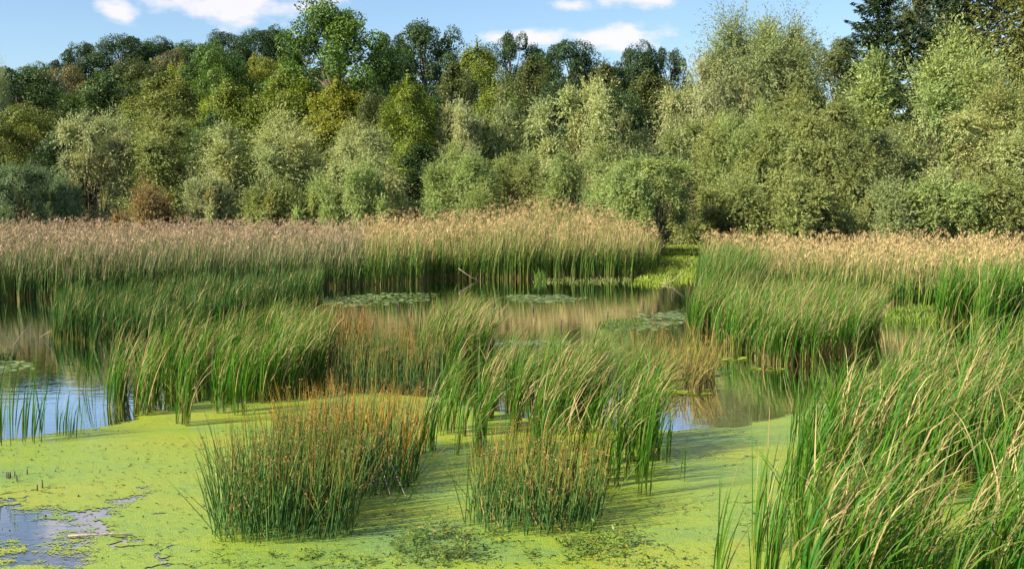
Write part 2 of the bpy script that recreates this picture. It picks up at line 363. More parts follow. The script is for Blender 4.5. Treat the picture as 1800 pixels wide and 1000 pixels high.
def conifer(name, seed, H=24., Wd=8., whorls=34, per=8, cards=170, low=.08, hang=.5, size=.30, cone=False):
    g = np.random.default_rng(seed); parts = []; tubes = [tube(limb([0, 0, -1], [0, 0, H], g, 9, .006), np.linspace(.30, .03, 9), 7)]
    for i in range(whorls):
        z = low + (1 - low) * ((i + .5 * g.random()) / whorls)
        for j in range(per):
            a = j * 6.283 / per + i * 1.1 + g.normal() * .18; L = (Wd * .5 * (1 - z) ** .8 + .25) * g.uniform(.7, 1.15)
            d = np.array([math.cos(a), math.sin(a), 0]); s = np.array([-d[1], d[0], 0])
            m = max(10, int(cards * (.25 + L / Wd * 1.5)))
            t = g.random(m) ** .8; bz = z * H + L * (-.25 * t + .33 * t ** 3 - .1)
            w = g.normal(size=m) * .13 * (1.1 - t) * L
            dr = g.random(m) ** 1.5 * hang * (1.15 - t)
            p = d * (t * L)[:, None] + s * w[:, None]; p[:, 2] = bz - dr - np.abs(w) * .3
            ax = d * .6 + s * np.sign(w)[:, None] * .5 + np.array([0, 0, -1.0]) * (dr[:, None] * 2 + .3) + g.normal(size=(m, 3)) * .25
            v, f = leaves(p, ax, g.uniform(.7, 1.3, m) * size, g.uniform(.22, .4, m) * size, g)
            parts.append((v, f, pigvar(m, g, .2, .07)))
            q = np.linspace(0, 1, 5)[:, None]; pts = d * L * q; pts[:, 2] = z * H + L * (-.25 * q[:, 0] + .33 * q[:, 0] ** 3 - .1)
            tubes.append(tube(pts, np.linspace(.045, .012, 5), 3))
    proto(name, join(parts), merge_tubes(tubes))

willow('willow_a', 11); willow('willow_b', 12, droop=.4, twigs=76); willow('willow_c', 13, Wd=9, lobes=38, droop=.15)
willow('willow_d', 14, Wd=7, low=.04); willow('willow_e', 15, H=11, Wd=9, lobes=40, twigs=64, droop=.5)
willow('willow_airy', 16, H=14, Wd=12, lobes=92, twigs=88, airy=.10, low=.25, droop=.25, stems=4, up=.3)
willow('willow_bush', 17, H=5, Wd=6, lobes=24, twigs=80, lpt=13, low=.05, droop=.2)
oak('oak_a', 21, lobes=76, cards=950, low=.05); oak('oak_b', 22, lobes=40, gap=1.08, low=.25); oak('oak_c', 23, H=14, Wd=12, lobes=38); oak('oak_d', 24, lobes=34, gap=1.15, low=.3, cards=1150)
layered('hornbeam_a', 31); layered('hornbeam_b', 32, Wd=11, layers=84); layered('hornbeam_c', 33, H=13, Wd=8)
conifer('spruce_a', 41); conifer('spruce_b', 42, Wd=9, hang=.8); conifer('larch_a', 43, Wd=9, cards=190, hang=1.0, size=.26)
DIM = {'willow_a': (10, 8), 'willow_b': (10, 8), 'willow_c': (10, 9), 'willow_d': (10, 7), 'willow_e': (11, 9), 'willow_airy': (14, 12), 'willow_bush': (5, 6),
       'oak_a': (16, 11), 'oak_b': (16, 11), 'oak_c': (14, 12), 'oak_d': (16, 11), 'hornbeam_a': (12, 9), 'hornbeam_b': (12, 11), 'hornbeam_c': (13, 8),
       'spruce_a': (24, 8), 'spruce_b': (24, 9), 'larch_a': (24, 9)}

# colours (leaf albedo)
SILVER = (.39, .44, .19); SAGE = (.245, .30, .12); OLIVE = (.265, .31, .10); LIGHT = (.30, .385, .13); TAN = (.36, .39, .19); SHADE_BLUE = (.17, .25, .125)  # the blue tone puts the shade on the shaded willows into leaf colour
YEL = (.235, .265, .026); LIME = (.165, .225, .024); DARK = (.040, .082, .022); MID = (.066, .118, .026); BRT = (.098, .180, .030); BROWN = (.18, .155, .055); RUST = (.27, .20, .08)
FIR = (.036, .072, .026); MOSS = (.092, .122, .030); LARCH = (.155, .18, .04); LEAFGOLD = (.155, .19, .034)
used_names = {}
def tree(kind_name, pr, px, top, w, Y, col, label, cat='tree', group=None, rot=None, lean=0.0):
    H0, W0 = DIM[pr]; b = at(px, 400, Y); x = b[0]; gz = float(terr(x, Y)); tz = at(px, top, Y)[2]
    h = tz - gz; wm = w / F * Y * (1.5 if pr[:3] == 'hor' else 1.3 if pr[:3] == 'oak' else 1.2 if group == GW else 1.1)
    e = empty(kind_name, (x, Y, gz)); tag(e, label, cat, group)
    e.rotation_euler = (0, lean, rng.uniform(0, 6.28) if rot is None else rot)
    e.scale = (wm / W0, wm / W0, h / (H0 * .97))
    for nm, me in (('crown', PROTO[pr][0]), ('trunk', PROTO[pr][1])):
        o = bpy.data.objects.new(nm, me); COL.objects.link(o); o.parent = e
        if nm == 'crown': o.color = (*col, 1)
    return e

GW = 'willows along the far shore'; GF = 'trees of the wood on the hillside'
WILLOWS = [
 # px, top, width, Y, proto, colour, label, name
 (38, 283, 95, 64, 'willow_d', SHADE_BLUE, 'small shaded blue-green willow at the left edge of the far shore', 'willow'),
 (104, 318, 78, 66, 'willow_bush', SHADE_BLUE, 'low dull green willow bush left of the tall greyish willow', 'willow_bush'),
 (172, 192, 125, 68, 'willow_d', TAN, 'tall greyish tan willow with a narrow pale top at the left', 'willow'),
 (292, 203, 170, 70, 'willow_a', OLIVE, 'round yellow-green willow above the reddish brown shrub', 'willow'),
 (255, 335, 105, 63, 'willow_bush', RUST, 'reddish brown low shrub behind the left reed bed', 'shrub'),
 (370, 318, 90, 64, 'willow_bush', TAN, 'tan olive bush between the round willow and the broad silver one', 'willow_bush'),
 (452, 207, 190, 69, 'willow_c', SILVER, 'broad silvery willow with a wide dome, biggest of the left shore', 'willow'),
 (552, 240, 105, 70, 'willow_b', SILVER, 'narrow silver-green willow just right of the broad dome', 'willow'),
 (643, 212, 150, 68, 'willow_e', SILVER, 'pale silver willow below the tallest oak', 'willow'),
 (645, 300, 95, 62, 'willow_bush', LIGHT, 'bright low willow bush at the reed edge in front of the pale willow', 'willow_bush'),
 (560, 322, 85, 63, 'willow_bush', LIGHT, 'small light green willow bush under the narrow silver-green willow', 'willow_bush'),
 (480, 330, 110, 63, 'willow_bush', OLIVE, 'dusky olive bush at the foot of the broad silvery willow', 'willow_bush'),
 (806, 170, 92, 76, 'willow_d', TAN, 'slim grey-tan willow left of the tall dark sage willow', 'willow'),
 (892, 135, 125, 79, 'willow_b', SAGE, 'tall dark sage willow with a pointed crown in the middle', 'willow'),
 (822, 262, 140, 64, 'willow_c', LIGHT, 'low spreading light green willow beside the dark gap', 'willow'),
 (912, 262, 110, 65, 'willow_d', OLIVE, 'low olive willow between two light green ones in the middle', 'willow'),
 (1022, 145, 160, 75, 'willow_a', SILVER, 'tall bright silver willow with a feathery peak right of the middle', 'willow'),
 (1095, 190, 95, 78, 'willow_b', SAGE, 'shaded sage willow right of the feathery silver peak', 'willow'),
 (1028, 252, 140, 62, 'willow_e', LIGHT, 'rounded light willow standing right behind the tan reed hump', 'willow'),
 (1105, 300, 95, 60, 'willow_bush', LIGHT, 'light green bush just left of the large bush by the grass gap', 'willow_bush'),
 (1150, 268, 135, 60, 'willow_d', LIGHT, 'large light green willow bush reaching down to the grass gap', 'willow'),
 (1180, 225, 100, 80, 'willow_b', SHADE_BLUE, 'bluish shaded willow in the hollow left of the right-hand willows', 'willow'),
 (1338, 22, 235, 86, 'willow_airy', SAGE, 'very tall airy willow with sky showing through its crown', 'willow'),
 (1252, 105, 175, 82, 'willow_e', TAN, 'olive tan willow with a rounded shoulder below the airy one', 'willow'),
 (1238, 205, 150, 72, 'willow_a', OLIVE, 'olive willow at the left end of the right-hand willows', 'willow'),
 (1318, 188, 140, 70, 'willow_c', LIGHT, 'grey-green willow between the olive and the golden-green ones', 'willow'),
 (1432, 160, 200, 67, 'willow_e', OLIVE, 'big golden-green willow left of the dark gap with dead branches', 'willow'),
 (1300, 318, 150, 63, 'willow_bush', OLIVE, 'spreading olive bush at the left foot of the golden-green willow', 'willow_bush'),
 (1405, 320, 150, 62, 'willow_bush', OLIVE, 'dull golden bush under the big golden-green willow', 'willow_bush'),
 (1605, 70, 260, 78, 'willow_c', LIGHT, 'large light green willow below the spruces with a forked pale trunk', 'willow'),
 (1570, 215, 165, 68, 'willow_e', SAGE, 'drooping sage willow right of the dark gap', 'willow'),
 (1690, 200, 220, 68, 'willow_a', SILVER, 'broad silver-green willow in front of the large light green one', 'willow'),
 (1795, 125, 210, 70, 'willow_c', OLIVE, 'tall olive willow at the right edge below the larch', 'willow'),
 (1545, 330, 130, 61, 'willow_bush', SAGE, 'sage bush at the reed edge right of the dark gap', 'willow_bush'),
 (1650, 325, 160, 61, 'willow_bush', LIGHT, 'light green bush behind the right reed bed, second from the right edge', 'willow_bush'),
 (1765, 315, 170, 61, 'willow_bush', OLIVE, 'olive bush behind the right reed bed at the right edge', 'willow_bush'),
]
for px, top, w, Y, pr, col, lab, nm in WILLOWS:
    tree(nm, pr, px, top, w, Y, col, lab, 'shrub' if nm != 'willow' else 'tree', GW)
FOREST = [
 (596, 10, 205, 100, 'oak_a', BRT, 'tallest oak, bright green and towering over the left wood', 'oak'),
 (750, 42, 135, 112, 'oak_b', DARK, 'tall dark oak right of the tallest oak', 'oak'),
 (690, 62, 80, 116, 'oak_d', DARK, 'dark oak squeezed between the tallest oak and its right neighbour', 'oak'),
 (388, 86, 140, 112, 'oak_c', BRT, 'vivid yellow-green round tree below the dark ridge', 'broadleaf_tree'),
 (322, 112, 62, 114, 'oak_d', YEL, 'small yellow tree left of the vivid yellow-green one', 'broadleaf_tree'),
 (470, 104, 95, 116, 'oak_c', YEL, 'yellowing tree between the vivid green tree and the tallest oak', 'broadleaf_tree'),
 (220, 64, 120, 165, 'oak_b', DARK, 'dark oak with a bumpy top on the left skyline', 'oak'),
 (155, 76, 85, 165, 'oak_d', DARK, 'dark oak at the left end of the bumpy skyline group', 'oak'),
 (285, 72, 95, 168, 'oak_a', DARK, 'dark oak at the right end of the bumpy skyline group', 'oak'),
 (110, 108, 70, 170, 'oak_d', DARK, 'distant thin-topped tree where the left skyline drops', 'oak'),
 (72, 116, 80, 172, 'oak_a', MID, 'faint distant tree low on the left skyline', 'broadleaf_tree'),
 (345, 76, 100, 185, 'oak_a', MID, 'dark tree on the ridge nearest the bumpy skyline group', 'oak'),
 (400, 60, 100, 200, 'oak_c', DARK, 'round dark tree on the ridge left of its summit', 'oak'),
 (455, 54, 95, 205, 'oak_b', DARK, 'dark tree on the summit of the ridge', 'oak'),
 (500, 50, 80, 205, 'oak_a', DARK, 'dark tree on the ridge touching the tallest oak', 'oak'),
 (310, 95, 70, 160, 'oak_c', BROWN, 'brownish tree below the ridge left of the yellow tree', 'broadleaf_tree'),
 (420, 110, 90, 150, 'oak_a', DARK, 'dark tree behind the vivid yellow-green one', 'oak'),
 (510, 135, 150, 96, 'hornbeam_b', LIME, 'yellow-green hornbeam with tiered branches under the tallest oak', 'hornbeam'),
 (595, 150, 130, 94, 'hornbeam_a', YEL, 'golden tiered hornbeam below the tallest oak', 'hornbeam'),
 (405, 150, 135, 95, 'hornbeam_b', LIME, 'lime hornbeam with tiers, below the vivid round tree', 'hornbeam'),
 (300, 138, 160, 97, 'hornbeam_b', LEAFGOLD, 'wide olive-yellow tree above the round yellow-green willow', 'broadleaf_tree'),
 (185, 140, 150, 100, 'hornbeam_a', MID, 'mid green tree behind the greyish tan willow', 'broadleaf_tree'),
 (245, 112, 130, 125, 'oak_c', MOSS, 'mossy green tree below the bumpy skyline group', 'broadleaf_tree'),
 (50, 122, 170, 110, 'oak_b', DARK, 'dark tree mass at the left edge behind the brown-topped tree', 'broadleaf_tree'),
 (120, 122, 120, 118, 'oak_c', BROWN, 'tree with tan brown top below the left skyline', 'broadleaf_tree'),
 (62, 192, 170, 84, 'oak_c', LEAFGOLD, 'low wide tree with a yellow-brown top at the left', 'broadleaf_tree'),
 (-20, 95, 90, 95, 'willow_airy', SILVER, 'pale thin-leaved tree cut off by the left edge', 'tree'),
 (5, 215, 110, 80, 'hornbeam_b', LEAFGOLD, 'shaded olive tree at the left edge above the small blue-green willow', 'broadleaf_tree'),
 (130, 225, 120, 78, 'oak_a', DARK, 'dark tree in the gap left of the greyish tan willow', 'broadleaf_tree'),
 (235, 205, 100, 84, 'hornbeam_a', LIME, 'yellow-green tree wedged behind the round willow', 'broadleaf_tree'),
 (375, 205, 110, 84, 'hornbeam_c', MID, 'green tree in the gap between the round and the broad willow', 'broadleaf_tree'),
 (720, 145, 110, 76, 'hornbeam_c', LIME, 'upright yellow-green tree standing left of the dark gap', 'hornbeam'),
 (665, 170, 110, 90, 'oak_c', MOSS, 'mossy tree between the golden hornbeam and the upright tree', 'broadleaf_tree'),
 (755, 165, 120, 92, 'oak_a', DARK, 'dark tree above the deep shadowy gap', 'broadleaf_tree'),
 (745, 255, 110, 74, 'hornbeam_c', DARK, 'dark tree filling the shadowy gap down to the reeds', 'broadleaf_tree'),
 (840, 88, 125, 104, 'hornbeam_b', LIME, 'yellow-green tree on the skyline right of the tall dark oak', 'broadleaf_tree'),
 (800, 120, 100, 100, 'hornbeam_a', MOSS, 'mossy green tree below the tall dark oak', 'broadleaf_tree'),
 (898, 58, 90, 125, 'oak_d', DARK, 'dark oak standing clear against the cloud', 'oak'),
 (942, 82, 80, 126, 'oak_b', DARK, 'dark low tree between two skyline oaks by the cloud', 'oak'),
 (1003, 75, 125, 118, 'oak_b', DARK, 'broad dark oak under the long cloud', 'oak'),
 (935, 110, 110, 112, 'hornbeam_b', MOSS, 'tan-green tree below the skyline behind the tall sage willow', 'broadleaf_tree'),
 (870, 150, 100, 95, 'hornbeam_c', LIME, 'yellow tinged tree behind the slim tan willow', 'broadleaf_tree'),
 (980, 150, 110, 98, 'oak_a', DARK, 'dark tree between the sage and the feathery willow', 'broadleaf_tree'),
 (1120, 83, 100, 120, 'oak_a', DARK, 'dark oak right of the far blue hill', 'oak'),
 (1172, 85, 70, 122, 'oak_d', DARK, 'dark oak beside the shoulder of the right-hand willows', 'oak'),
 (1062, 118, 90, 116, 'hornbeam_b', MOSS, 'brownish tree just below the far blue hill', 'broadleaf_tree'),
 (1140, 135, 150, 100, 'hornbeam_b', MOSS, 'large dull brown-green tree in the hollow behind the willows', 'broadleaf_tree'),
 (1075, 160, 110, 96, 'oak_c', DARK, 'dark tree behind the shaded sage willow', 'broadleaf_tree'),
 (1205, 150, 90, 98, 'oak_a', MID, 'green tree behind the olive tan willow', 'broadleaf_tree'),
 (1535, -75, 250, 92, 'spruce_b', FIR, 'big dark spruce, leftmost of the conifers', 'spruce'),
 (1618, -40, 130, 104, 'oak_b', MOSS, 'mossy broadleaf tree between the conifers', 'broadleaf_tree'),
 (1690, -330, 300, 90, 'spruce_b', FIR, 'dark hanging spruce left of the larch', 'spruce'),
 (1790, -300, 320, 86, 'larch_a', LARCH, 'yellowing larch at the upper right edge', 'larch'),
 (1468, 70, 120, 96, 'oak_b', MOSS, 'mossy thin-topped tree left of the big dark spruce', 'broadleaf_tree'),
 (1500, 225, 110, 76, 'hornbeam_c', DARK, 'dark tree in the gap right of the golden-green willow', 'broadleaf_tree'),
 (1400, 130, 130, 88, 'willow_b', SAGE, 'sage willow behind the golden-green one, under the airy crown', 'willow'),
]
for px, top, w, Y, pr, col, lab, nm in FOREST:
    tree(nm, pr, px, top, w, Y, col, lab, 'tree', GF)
# trees of the left bank, outside the frame: they shade the left reed bed
for i, (x, y, h, w, pr) in enumerate([(-31, 20, 11, 10, 'oak_a'), (-34, 31, 12, 11, 'oak_b'), (-40, 42, 14, 12, 'oak_c'), (-37, 10, 12, 9, 'hornbeam_b')]):
    gz = float(terr(x, y)); e = empty('bank_tree', (x, y, gz)); tag(e, 'leafy tree on the left bank beyond the left edge', 'tree', 'trees on the left bank')
    e.scale = (w / DIM[pr][1],) * 2 + (h / DIM[pr][0],)
    for nm, me in (('crown', PROTO[pr][0]), ('trunk', PROTO[pr][1])):
        o = bpy.data.objects.new(nm, me); COL.objects.link(o); o.parent = e
        if nm == 'crown': o.color = (*MID, 1)
# far-off wood behind the trees that can be told apart: one mass
def far_wood():
    g = np.random.default_rng(99); parts = []
    for i in range(120):
        Y = g.uniform(118, 235); px = g.uniform(-150, 1250); x = (px - 900) / F * Y
        gz = float(terr(x, Y)); h = g.uniform(8, 12.5); w = g.uniform(9, 13); n = 700
        sky_y = np.interp(px, [-150, 0, 120, 145, 300, 340, 380, 520, 560, 700, 860, 1250], [135, 135, 128, 92, 92, 92, 76, 68, 110, 110, 125, 125])
        h = min(h, at(px, sky_y, Y)[2] - gz)
        if h < 4: continue
        d = unit(g.normal(size=(n, 3)) + [0, 0, .3]); tf = unit(g.normal(size=(14, 3)) + [0, 0, .3]); cs_ = np.max(d @ tf.T, 1)
        p = np.array([x, Y, gz + h * .55]) + d * (.5 + .5 * cs_ ** 4)[:, None] * [w / 2, w / 2, h * .5] * g.uniform(.8, 1.05, (n, 1))
        nr = unit(d + g.normal(size=d.shape) * .5); v, f = leaves(p, np.cross(nr, g.normal(size=d.shape)), g.uniform(.5, .9, n), g.uniform(.4, .6, n), g, nr)
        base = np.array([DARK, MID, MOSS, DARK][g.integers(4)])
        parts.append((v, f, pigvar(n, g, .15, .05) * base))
    v, f, c = join(parts)
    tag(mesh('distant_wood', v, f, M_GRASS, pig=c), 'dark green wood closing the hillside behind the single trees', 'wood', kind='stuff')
far_wood()

def smooth_noise(x, y, s, seed):
    g = np.random.default_rng(seed); o = 0
    for k in range(5):
        a = g.uniform(0, 6.28, 6); ph = g.uniform(0, 6.28, 6); fr = s * 1.9 ** k
        o = o + sum(np.sin(fr * (np.cos(q) * x + np.sin(q) * y) + p) for q, p in zip(a, ph)) / 6 / 1.6 ** k
    return o
# ------------------------------------------------------------------ reeds
def ramp(t, stops):
    """t array -> colours by linear stops [(pos, rgb)]"""
    xs = [s[0] for s in stops]; c = np.array([s[1] for s in stops]); return np.stack([np.interp(t, xs, c[:, k]) for k in range(3)], -1)
def blades(b, L, az, th0, th1, w, g, seg=6, p=2.0, tri=False, twist=.6, dry=None, pal=None, face=None):
    """curved blades of length L: angle from the vertical goes th0 -> th1; az = compass of the lean"""
    n = len(b); L = np.broadcast_to(L, n); w = np.broadcast_to(w, n); th0 = np.broadcast_to(th0, n); th1 = np.broadcast_to(th1, n); p = np.broadcast_to(p, n)
    t = np.linspace(0, 1, seg + 1); tm = (t[1:] + t[:-1]) / 2
    th = th0[:, None] + (th1 - th0)[:, None] * tm[None] ** p[:, None]
    dh = np.cumsum(np.sin(th), 1) / seg * L[:, None]; dz = np.cumsum(np.cos(th), 1) / seg * L[:, None]
    z0 = np.zeros((n, 1)); dh = np.concatenate([z0, dh], 1); dz = np.concatenate([z0, dz], 1)
    c = b[:, None, :] + np.stack([np.sin(az)[:, None] * dh, np.cos(az)[:, None] * dh, dz], -1)
    if face is None: face = g.uniform(0, 6.28, n)
    ph = face[:, None] + twist * g.normal(size=n)[:, None] * t[None]
    pr = (0.62 + .38 * np.minimum(1, t / .3)) * (1 - t ** 3 * .92)
    hw = (w[:, None] * pr[None] * .5)[..., None]
    s = np.stack([np.cos(ph), np.sin(ph), np.zeros_like(ph)], -1)
    i = np.arange(n)[:, None]; j = np.arange(seg)[None]
    if tri:
        k = 3; rows = []
        for q in range(3):
            a = q * 2.0944; rows.append(np.stack([np.cos(ph + a), np.sin(ph + a), np.zeros_like(ph)], -1) * hw + c)
        V = np.stack(rows, 2); a0 = (i * (seg + 1) + j) * 3
        fs = [np.stack([a0 + q, a0 + (q + 1) % 3, a0 + 3 + (q + 1) % 3, a0 + 3 + q], -1).reshape(-1, 4) for q in range(3)]
        Fc = np.concatenate(fs)
    else:
        k = 2; V = np.stack([c - s * hw, c + s * hw], 2); a0 = (i * (seg + 1) + j) * 2
        Fc = np.stack([a0, a0 + 1, a0 + 3, a0 + 2], -1).reshape(-1, 4)
    tt = np.broadcast_to(t[None], (n, seg + 1))
    colr = pal(tt, dry if dry is not None else g.random(n), g)
    colr = np.repeat(colr[:, :, None, :], k, 2)
    return V.reshape(-1, 3), Fc, colr.reshape(-1, 3), c[:, -1]
def pal_cattail(green=(.066, .172, .014), base=(.42, .39, .10), tip=(.42, .33, .15), dryness=.35, hue=.25):
    def f(t, d, g):
        n = len(d); gr = np.array(green) * (1 + hue * g.normal(size=(n, 1)) * .6) * (1 + np.array([.28, .05, 0]) * g.normal(size=(n, 1)))
        gr = np.clip(gr, .012, .5)[:, None]; t3 = t[..., None]
        kb = np.clip(1 - t3 / .22, 0, 1) ** 1.2 * (g.random((n, 1, 1)) * .9)
        start = np.where(d < dryness, 1 - .45 * g.random(n) ** 1.5 - .08, 1.2)[:, None, None]
        kt = np.clip((t3 - start) / .14, 0, 1)
        c = gr * (1 + .25 * (t3 - .4)); c = c * (1 - kb) + np.array(base) * kb
        tipc = np.array(tip) * (1 + .2 * g.normal(size=(n, 1, 1)))
        return c * (1 - kt) + tipc * kt
    return f
def pal_flat(c0, c1=None, var=.2):
    def f(t, d, g):
        a = np.array(c0); b = np.array(c1 if c1 is not None else c0); t3 = t[..., None]
        return np.clip((a * (1 - t3) + b * t3) * (1 + var * g.normal(size=(len(d), 1, 1))), .01, .8)
    return f
def pal_rush(low=(.028, .060, .028), mid=(.055, .105, .030), tip=(.30, .17, .045), amt=.5):
    def f(t, d, g):
        n = len(d); t3 = t[..., None]; v = 1 + .22 * g.normal(size=(n, 1, 1))
        c = np.array(low) * (1 - t3) + np.array(mid) * t3
        st = np.where(d < amt, .38 + .42 * g.random(n), .93)[:, None, None]; k = np.clip((t3 - st) / .25, 0, 1)
        return np.clip((c * (1 - k) + np.array(tip) * k) * v, .01, .7)
    return f
def inpoly(x, y, poly):
    r = np.zeros(x.shape, bool); n = len(poly); j = n - 1
    for i in range(n):
        xi, yi = poly[i]; xj, yj = poly[j]
        with np.errstate(divide='ignore', invalid='ignore'):
            r ^= ((yi > y) != (yj > y)) & (x < (xj - xi) * (y - yi) / (yj - yi + 1e-12) + xi)
        j = i
    return r
def scatter(poly_px, dens, g, clump=0.0):
    """points on the water/ground inside a plan outline given by the spots where its corners stand"""
    w = P(np.array([p[0] for p in poly_px]), np.array([p[1] for p in poly_px]))[:, :2]
    lo, hi = w.min(0), w.max(0); n = int(dens * np.prod(hi - lo)) + 2
    if clump > 0:
        nc = max(2, n // 6); q = lo + (hi - lo) * g.random((nc, 2)); p = np.repeat(q, 6, 0) + g.normal(size=(nc * 6, 2)) * clump
    else: p = lo + (hi - lo) * g.random((n, 2))
    p = p[inpoly(p[:, 0], p[:, 1], w)]
    z = np.maximum(terr(p[:, 0], p[:, 1]), -0.03)
    return np.column_stack([p, z])
WIND = math.pi / 2            # lean towards +x
def cattails(name, label, poly, dens, h, seed, group=None, lean=.28, dryness=.35, w=.018, lv=6, clump=.12, seg=7, green=(.066, .172, .014), stuff=False, tan=.12, tip=(.42, .33, .15), cat='reeds', parent=True, dead=.5):
    g = np.random.default_rng(seed); r = scatter(poly, dens, g, clump); n = len(r)
    b = np.repeat(r, lv, 0); m = len(b); b = b + np.column_stack([g.normal(size=(m, 2)) * .018, np.zeros(m)])
    rh = np.repeat(h * g.uniform(.72, 1.08, n), lv); L = rh * g.uniform(.62, 1.1, m)
    az = WIND + g.normal(size=m) * .95; th0 = np.abs(g.normal(size=m)) * .10; th1 = lean * g.uniform(.35, 2.0, m) + .12
    strong = g.random(m) < .30; th1 = np.where(strong, th1 + g.uniform(.4, 1.3, m), th1); pw = np.where(strong, g.uniform(2.5, 5, m), g.uniform(1.1, 2.2, m))
    az = np.where(strong, WIND + g.normal(size=m) * .3, az)
    dry = g.random(m) * np.where(strong, .45, 1)
    v, f, c, tp = blades(b, L, az, th0, th1, w * g.uniform(.7, 1.3, m), g, seg, pw, dry=dry, pal=pal_cattail(green, dryness=dryness, tip=tip))
    if stuff:
        o = mesh(name, v, f, M_BLADE, pig=c); tag(o, label, cat, group, 'stuff'); root = None
    else:
        root = empty(name, (r[:, 0].mean(), r[:, 1].mean(), 0)); tag(root, label, cat, group)
        off = np.array(root.location); mesh('green_leaf_mass', v - off, f, M_BLADE, root, c)['kind'] = 'stuff'
    k = int(n * tan * lv)
    parts = []
    if k > 3 and not stuff:          # bent straw coloured leaves
        q = r[g.integers(0, n, k)]; st = g.random(k)
        v, f, c, _ = blades(q, h * g.uniform(.6, 1.02, k), WIND + g.normal(size=k) * .55, g.uniform(.05, .3, k), g.uniform(.5, 1.75, k), w * g.uniform(.6, 1.1, k), g, seg, g.uniform(1.2, 4, k), pal=pal_flat((.27, .22, .09), (.50, .38, .19), .18)); parts.append((v, f, c))
        k2 = int(n * dead)           # short broken stalks and straw at the foot
        if k2 > 2:
            q = r[g.integers(0, n, k2)] + np.column_stack([g.normal(size=(k2, 2)) * .05, np.zeros(k2)])
            v, f, c, _ = blades(q, h * g.uniform(.12, .4, k2), g.uniform(0, 6.28, k2), g.uniform(0, .3, k2), g.uniform(0, 1.2, k2), w * .8, g, seg, 1.5, pal=pal_flat((.22, .17, .07), (.36, .27, .12), .25)); parts.append((v, f, c))
        v, f, c = join(parts); mesh('straw_leaf_mass', v - off, f, M_DRY, root, c)['kind'] = 'stuff'
    return root, r
def tufts(ctr, n, L, W, spread, g, colr, dirn=None):
    b = np.repeat(ctr, n, 0); m = len(b); d = unit(g.normal(size=(m, 3)) + (0 if dirn is None else dirn))
    v, f = leaves(b + d * g.uniform(.2, 1, (m, 1)) * spread, d, L * g.uniform(.6, 1.3, m), W * g.uniform(.6, 1.3, m), g)
    c = np.repeat(np.array(colr) * (1 + .25 * g.normal(size=(m, 1))), 4, 0)
    return v, f, np.clip(c, .01, .8)
def rushes(name, label, poly, dens, h, seed, lean=.1, amt=.5, low=(.080, .20, .070), mid=(.15, .26, .055), tip=(.42, .28, .07), w=.012, heads=.3, straw=.03, group='bulrush clumps in the pond', wind=.8, seg=5, splay=.0):
    g = np.random.default_rng(seed); r = scatter(poly, dens, g, .0); n = len(r); ctr = r.mean(0); ctr[2] = 0
    out = r - ctr; rad = np.linalg.norm(out[:, :2], axis=1); rad = rad / rad.max()
    az = np.where(g.random(n) < .55, WIND + g.normal(size=n) * wind, np.arctan2(out[:, 0], out[:, 1]) + g.normal(size=n) * .6)
    th = np.abs(g.normal(size=n)) * lean + splay * rad ** 2 + (g.random(n) < .07) * g.uniform(.15, .6, n)
    v, f, c, tp = blades(r, h * (.36 + .76 * g.random(n) ** .75), az, th, th + np.abs(g.normal(size=n)) * lean, w * g.uniform(.8, 1.2, n), g, seg, 1.5, tri=True, twist=.1, pal=pal_rush(low, mid, tip, amt))
    root = empty(name, ctr); tag(root, label, 'bulrushes', group); mesh('stem_mass', v - ctr, f, M_BLADE, root, c)['kind'] = 'stuff'
    k = np.flatnonzero(g.random(n) < heads); q = tp[k] - np.column_stack([np.zeros((len(k), 2)), g.uniform(.01, .22, len(k)) * h])
    if len(k):
        v, f, c = tufts(q, 12, .022, .010, .05, g, (.30, .19, .08), np.array([.4, 0, .1])); mesh('flower_head_mass', v - ctr, f, M_DRY, root, c)['kind'] = 'stuff'
    k = max(4, int(n * straw)); q = r[g.integers(0, n, k)]
    v, f, c, _ = blades(q, h * g.uniform(.35, .9, k), g.uniform(0, 6.28, k), g.uniform(.1, .6, k), g.uniform(.4, 1.5, k), w * .9, g, 5, 1.3, pal=pal_flat((.26, .19, .09), (.40, .28, .14), .25))
    mesh('broken_straw_mass', v - ctr, f, M_DRY, root, c)['kind'] = 'stuff'
    return root

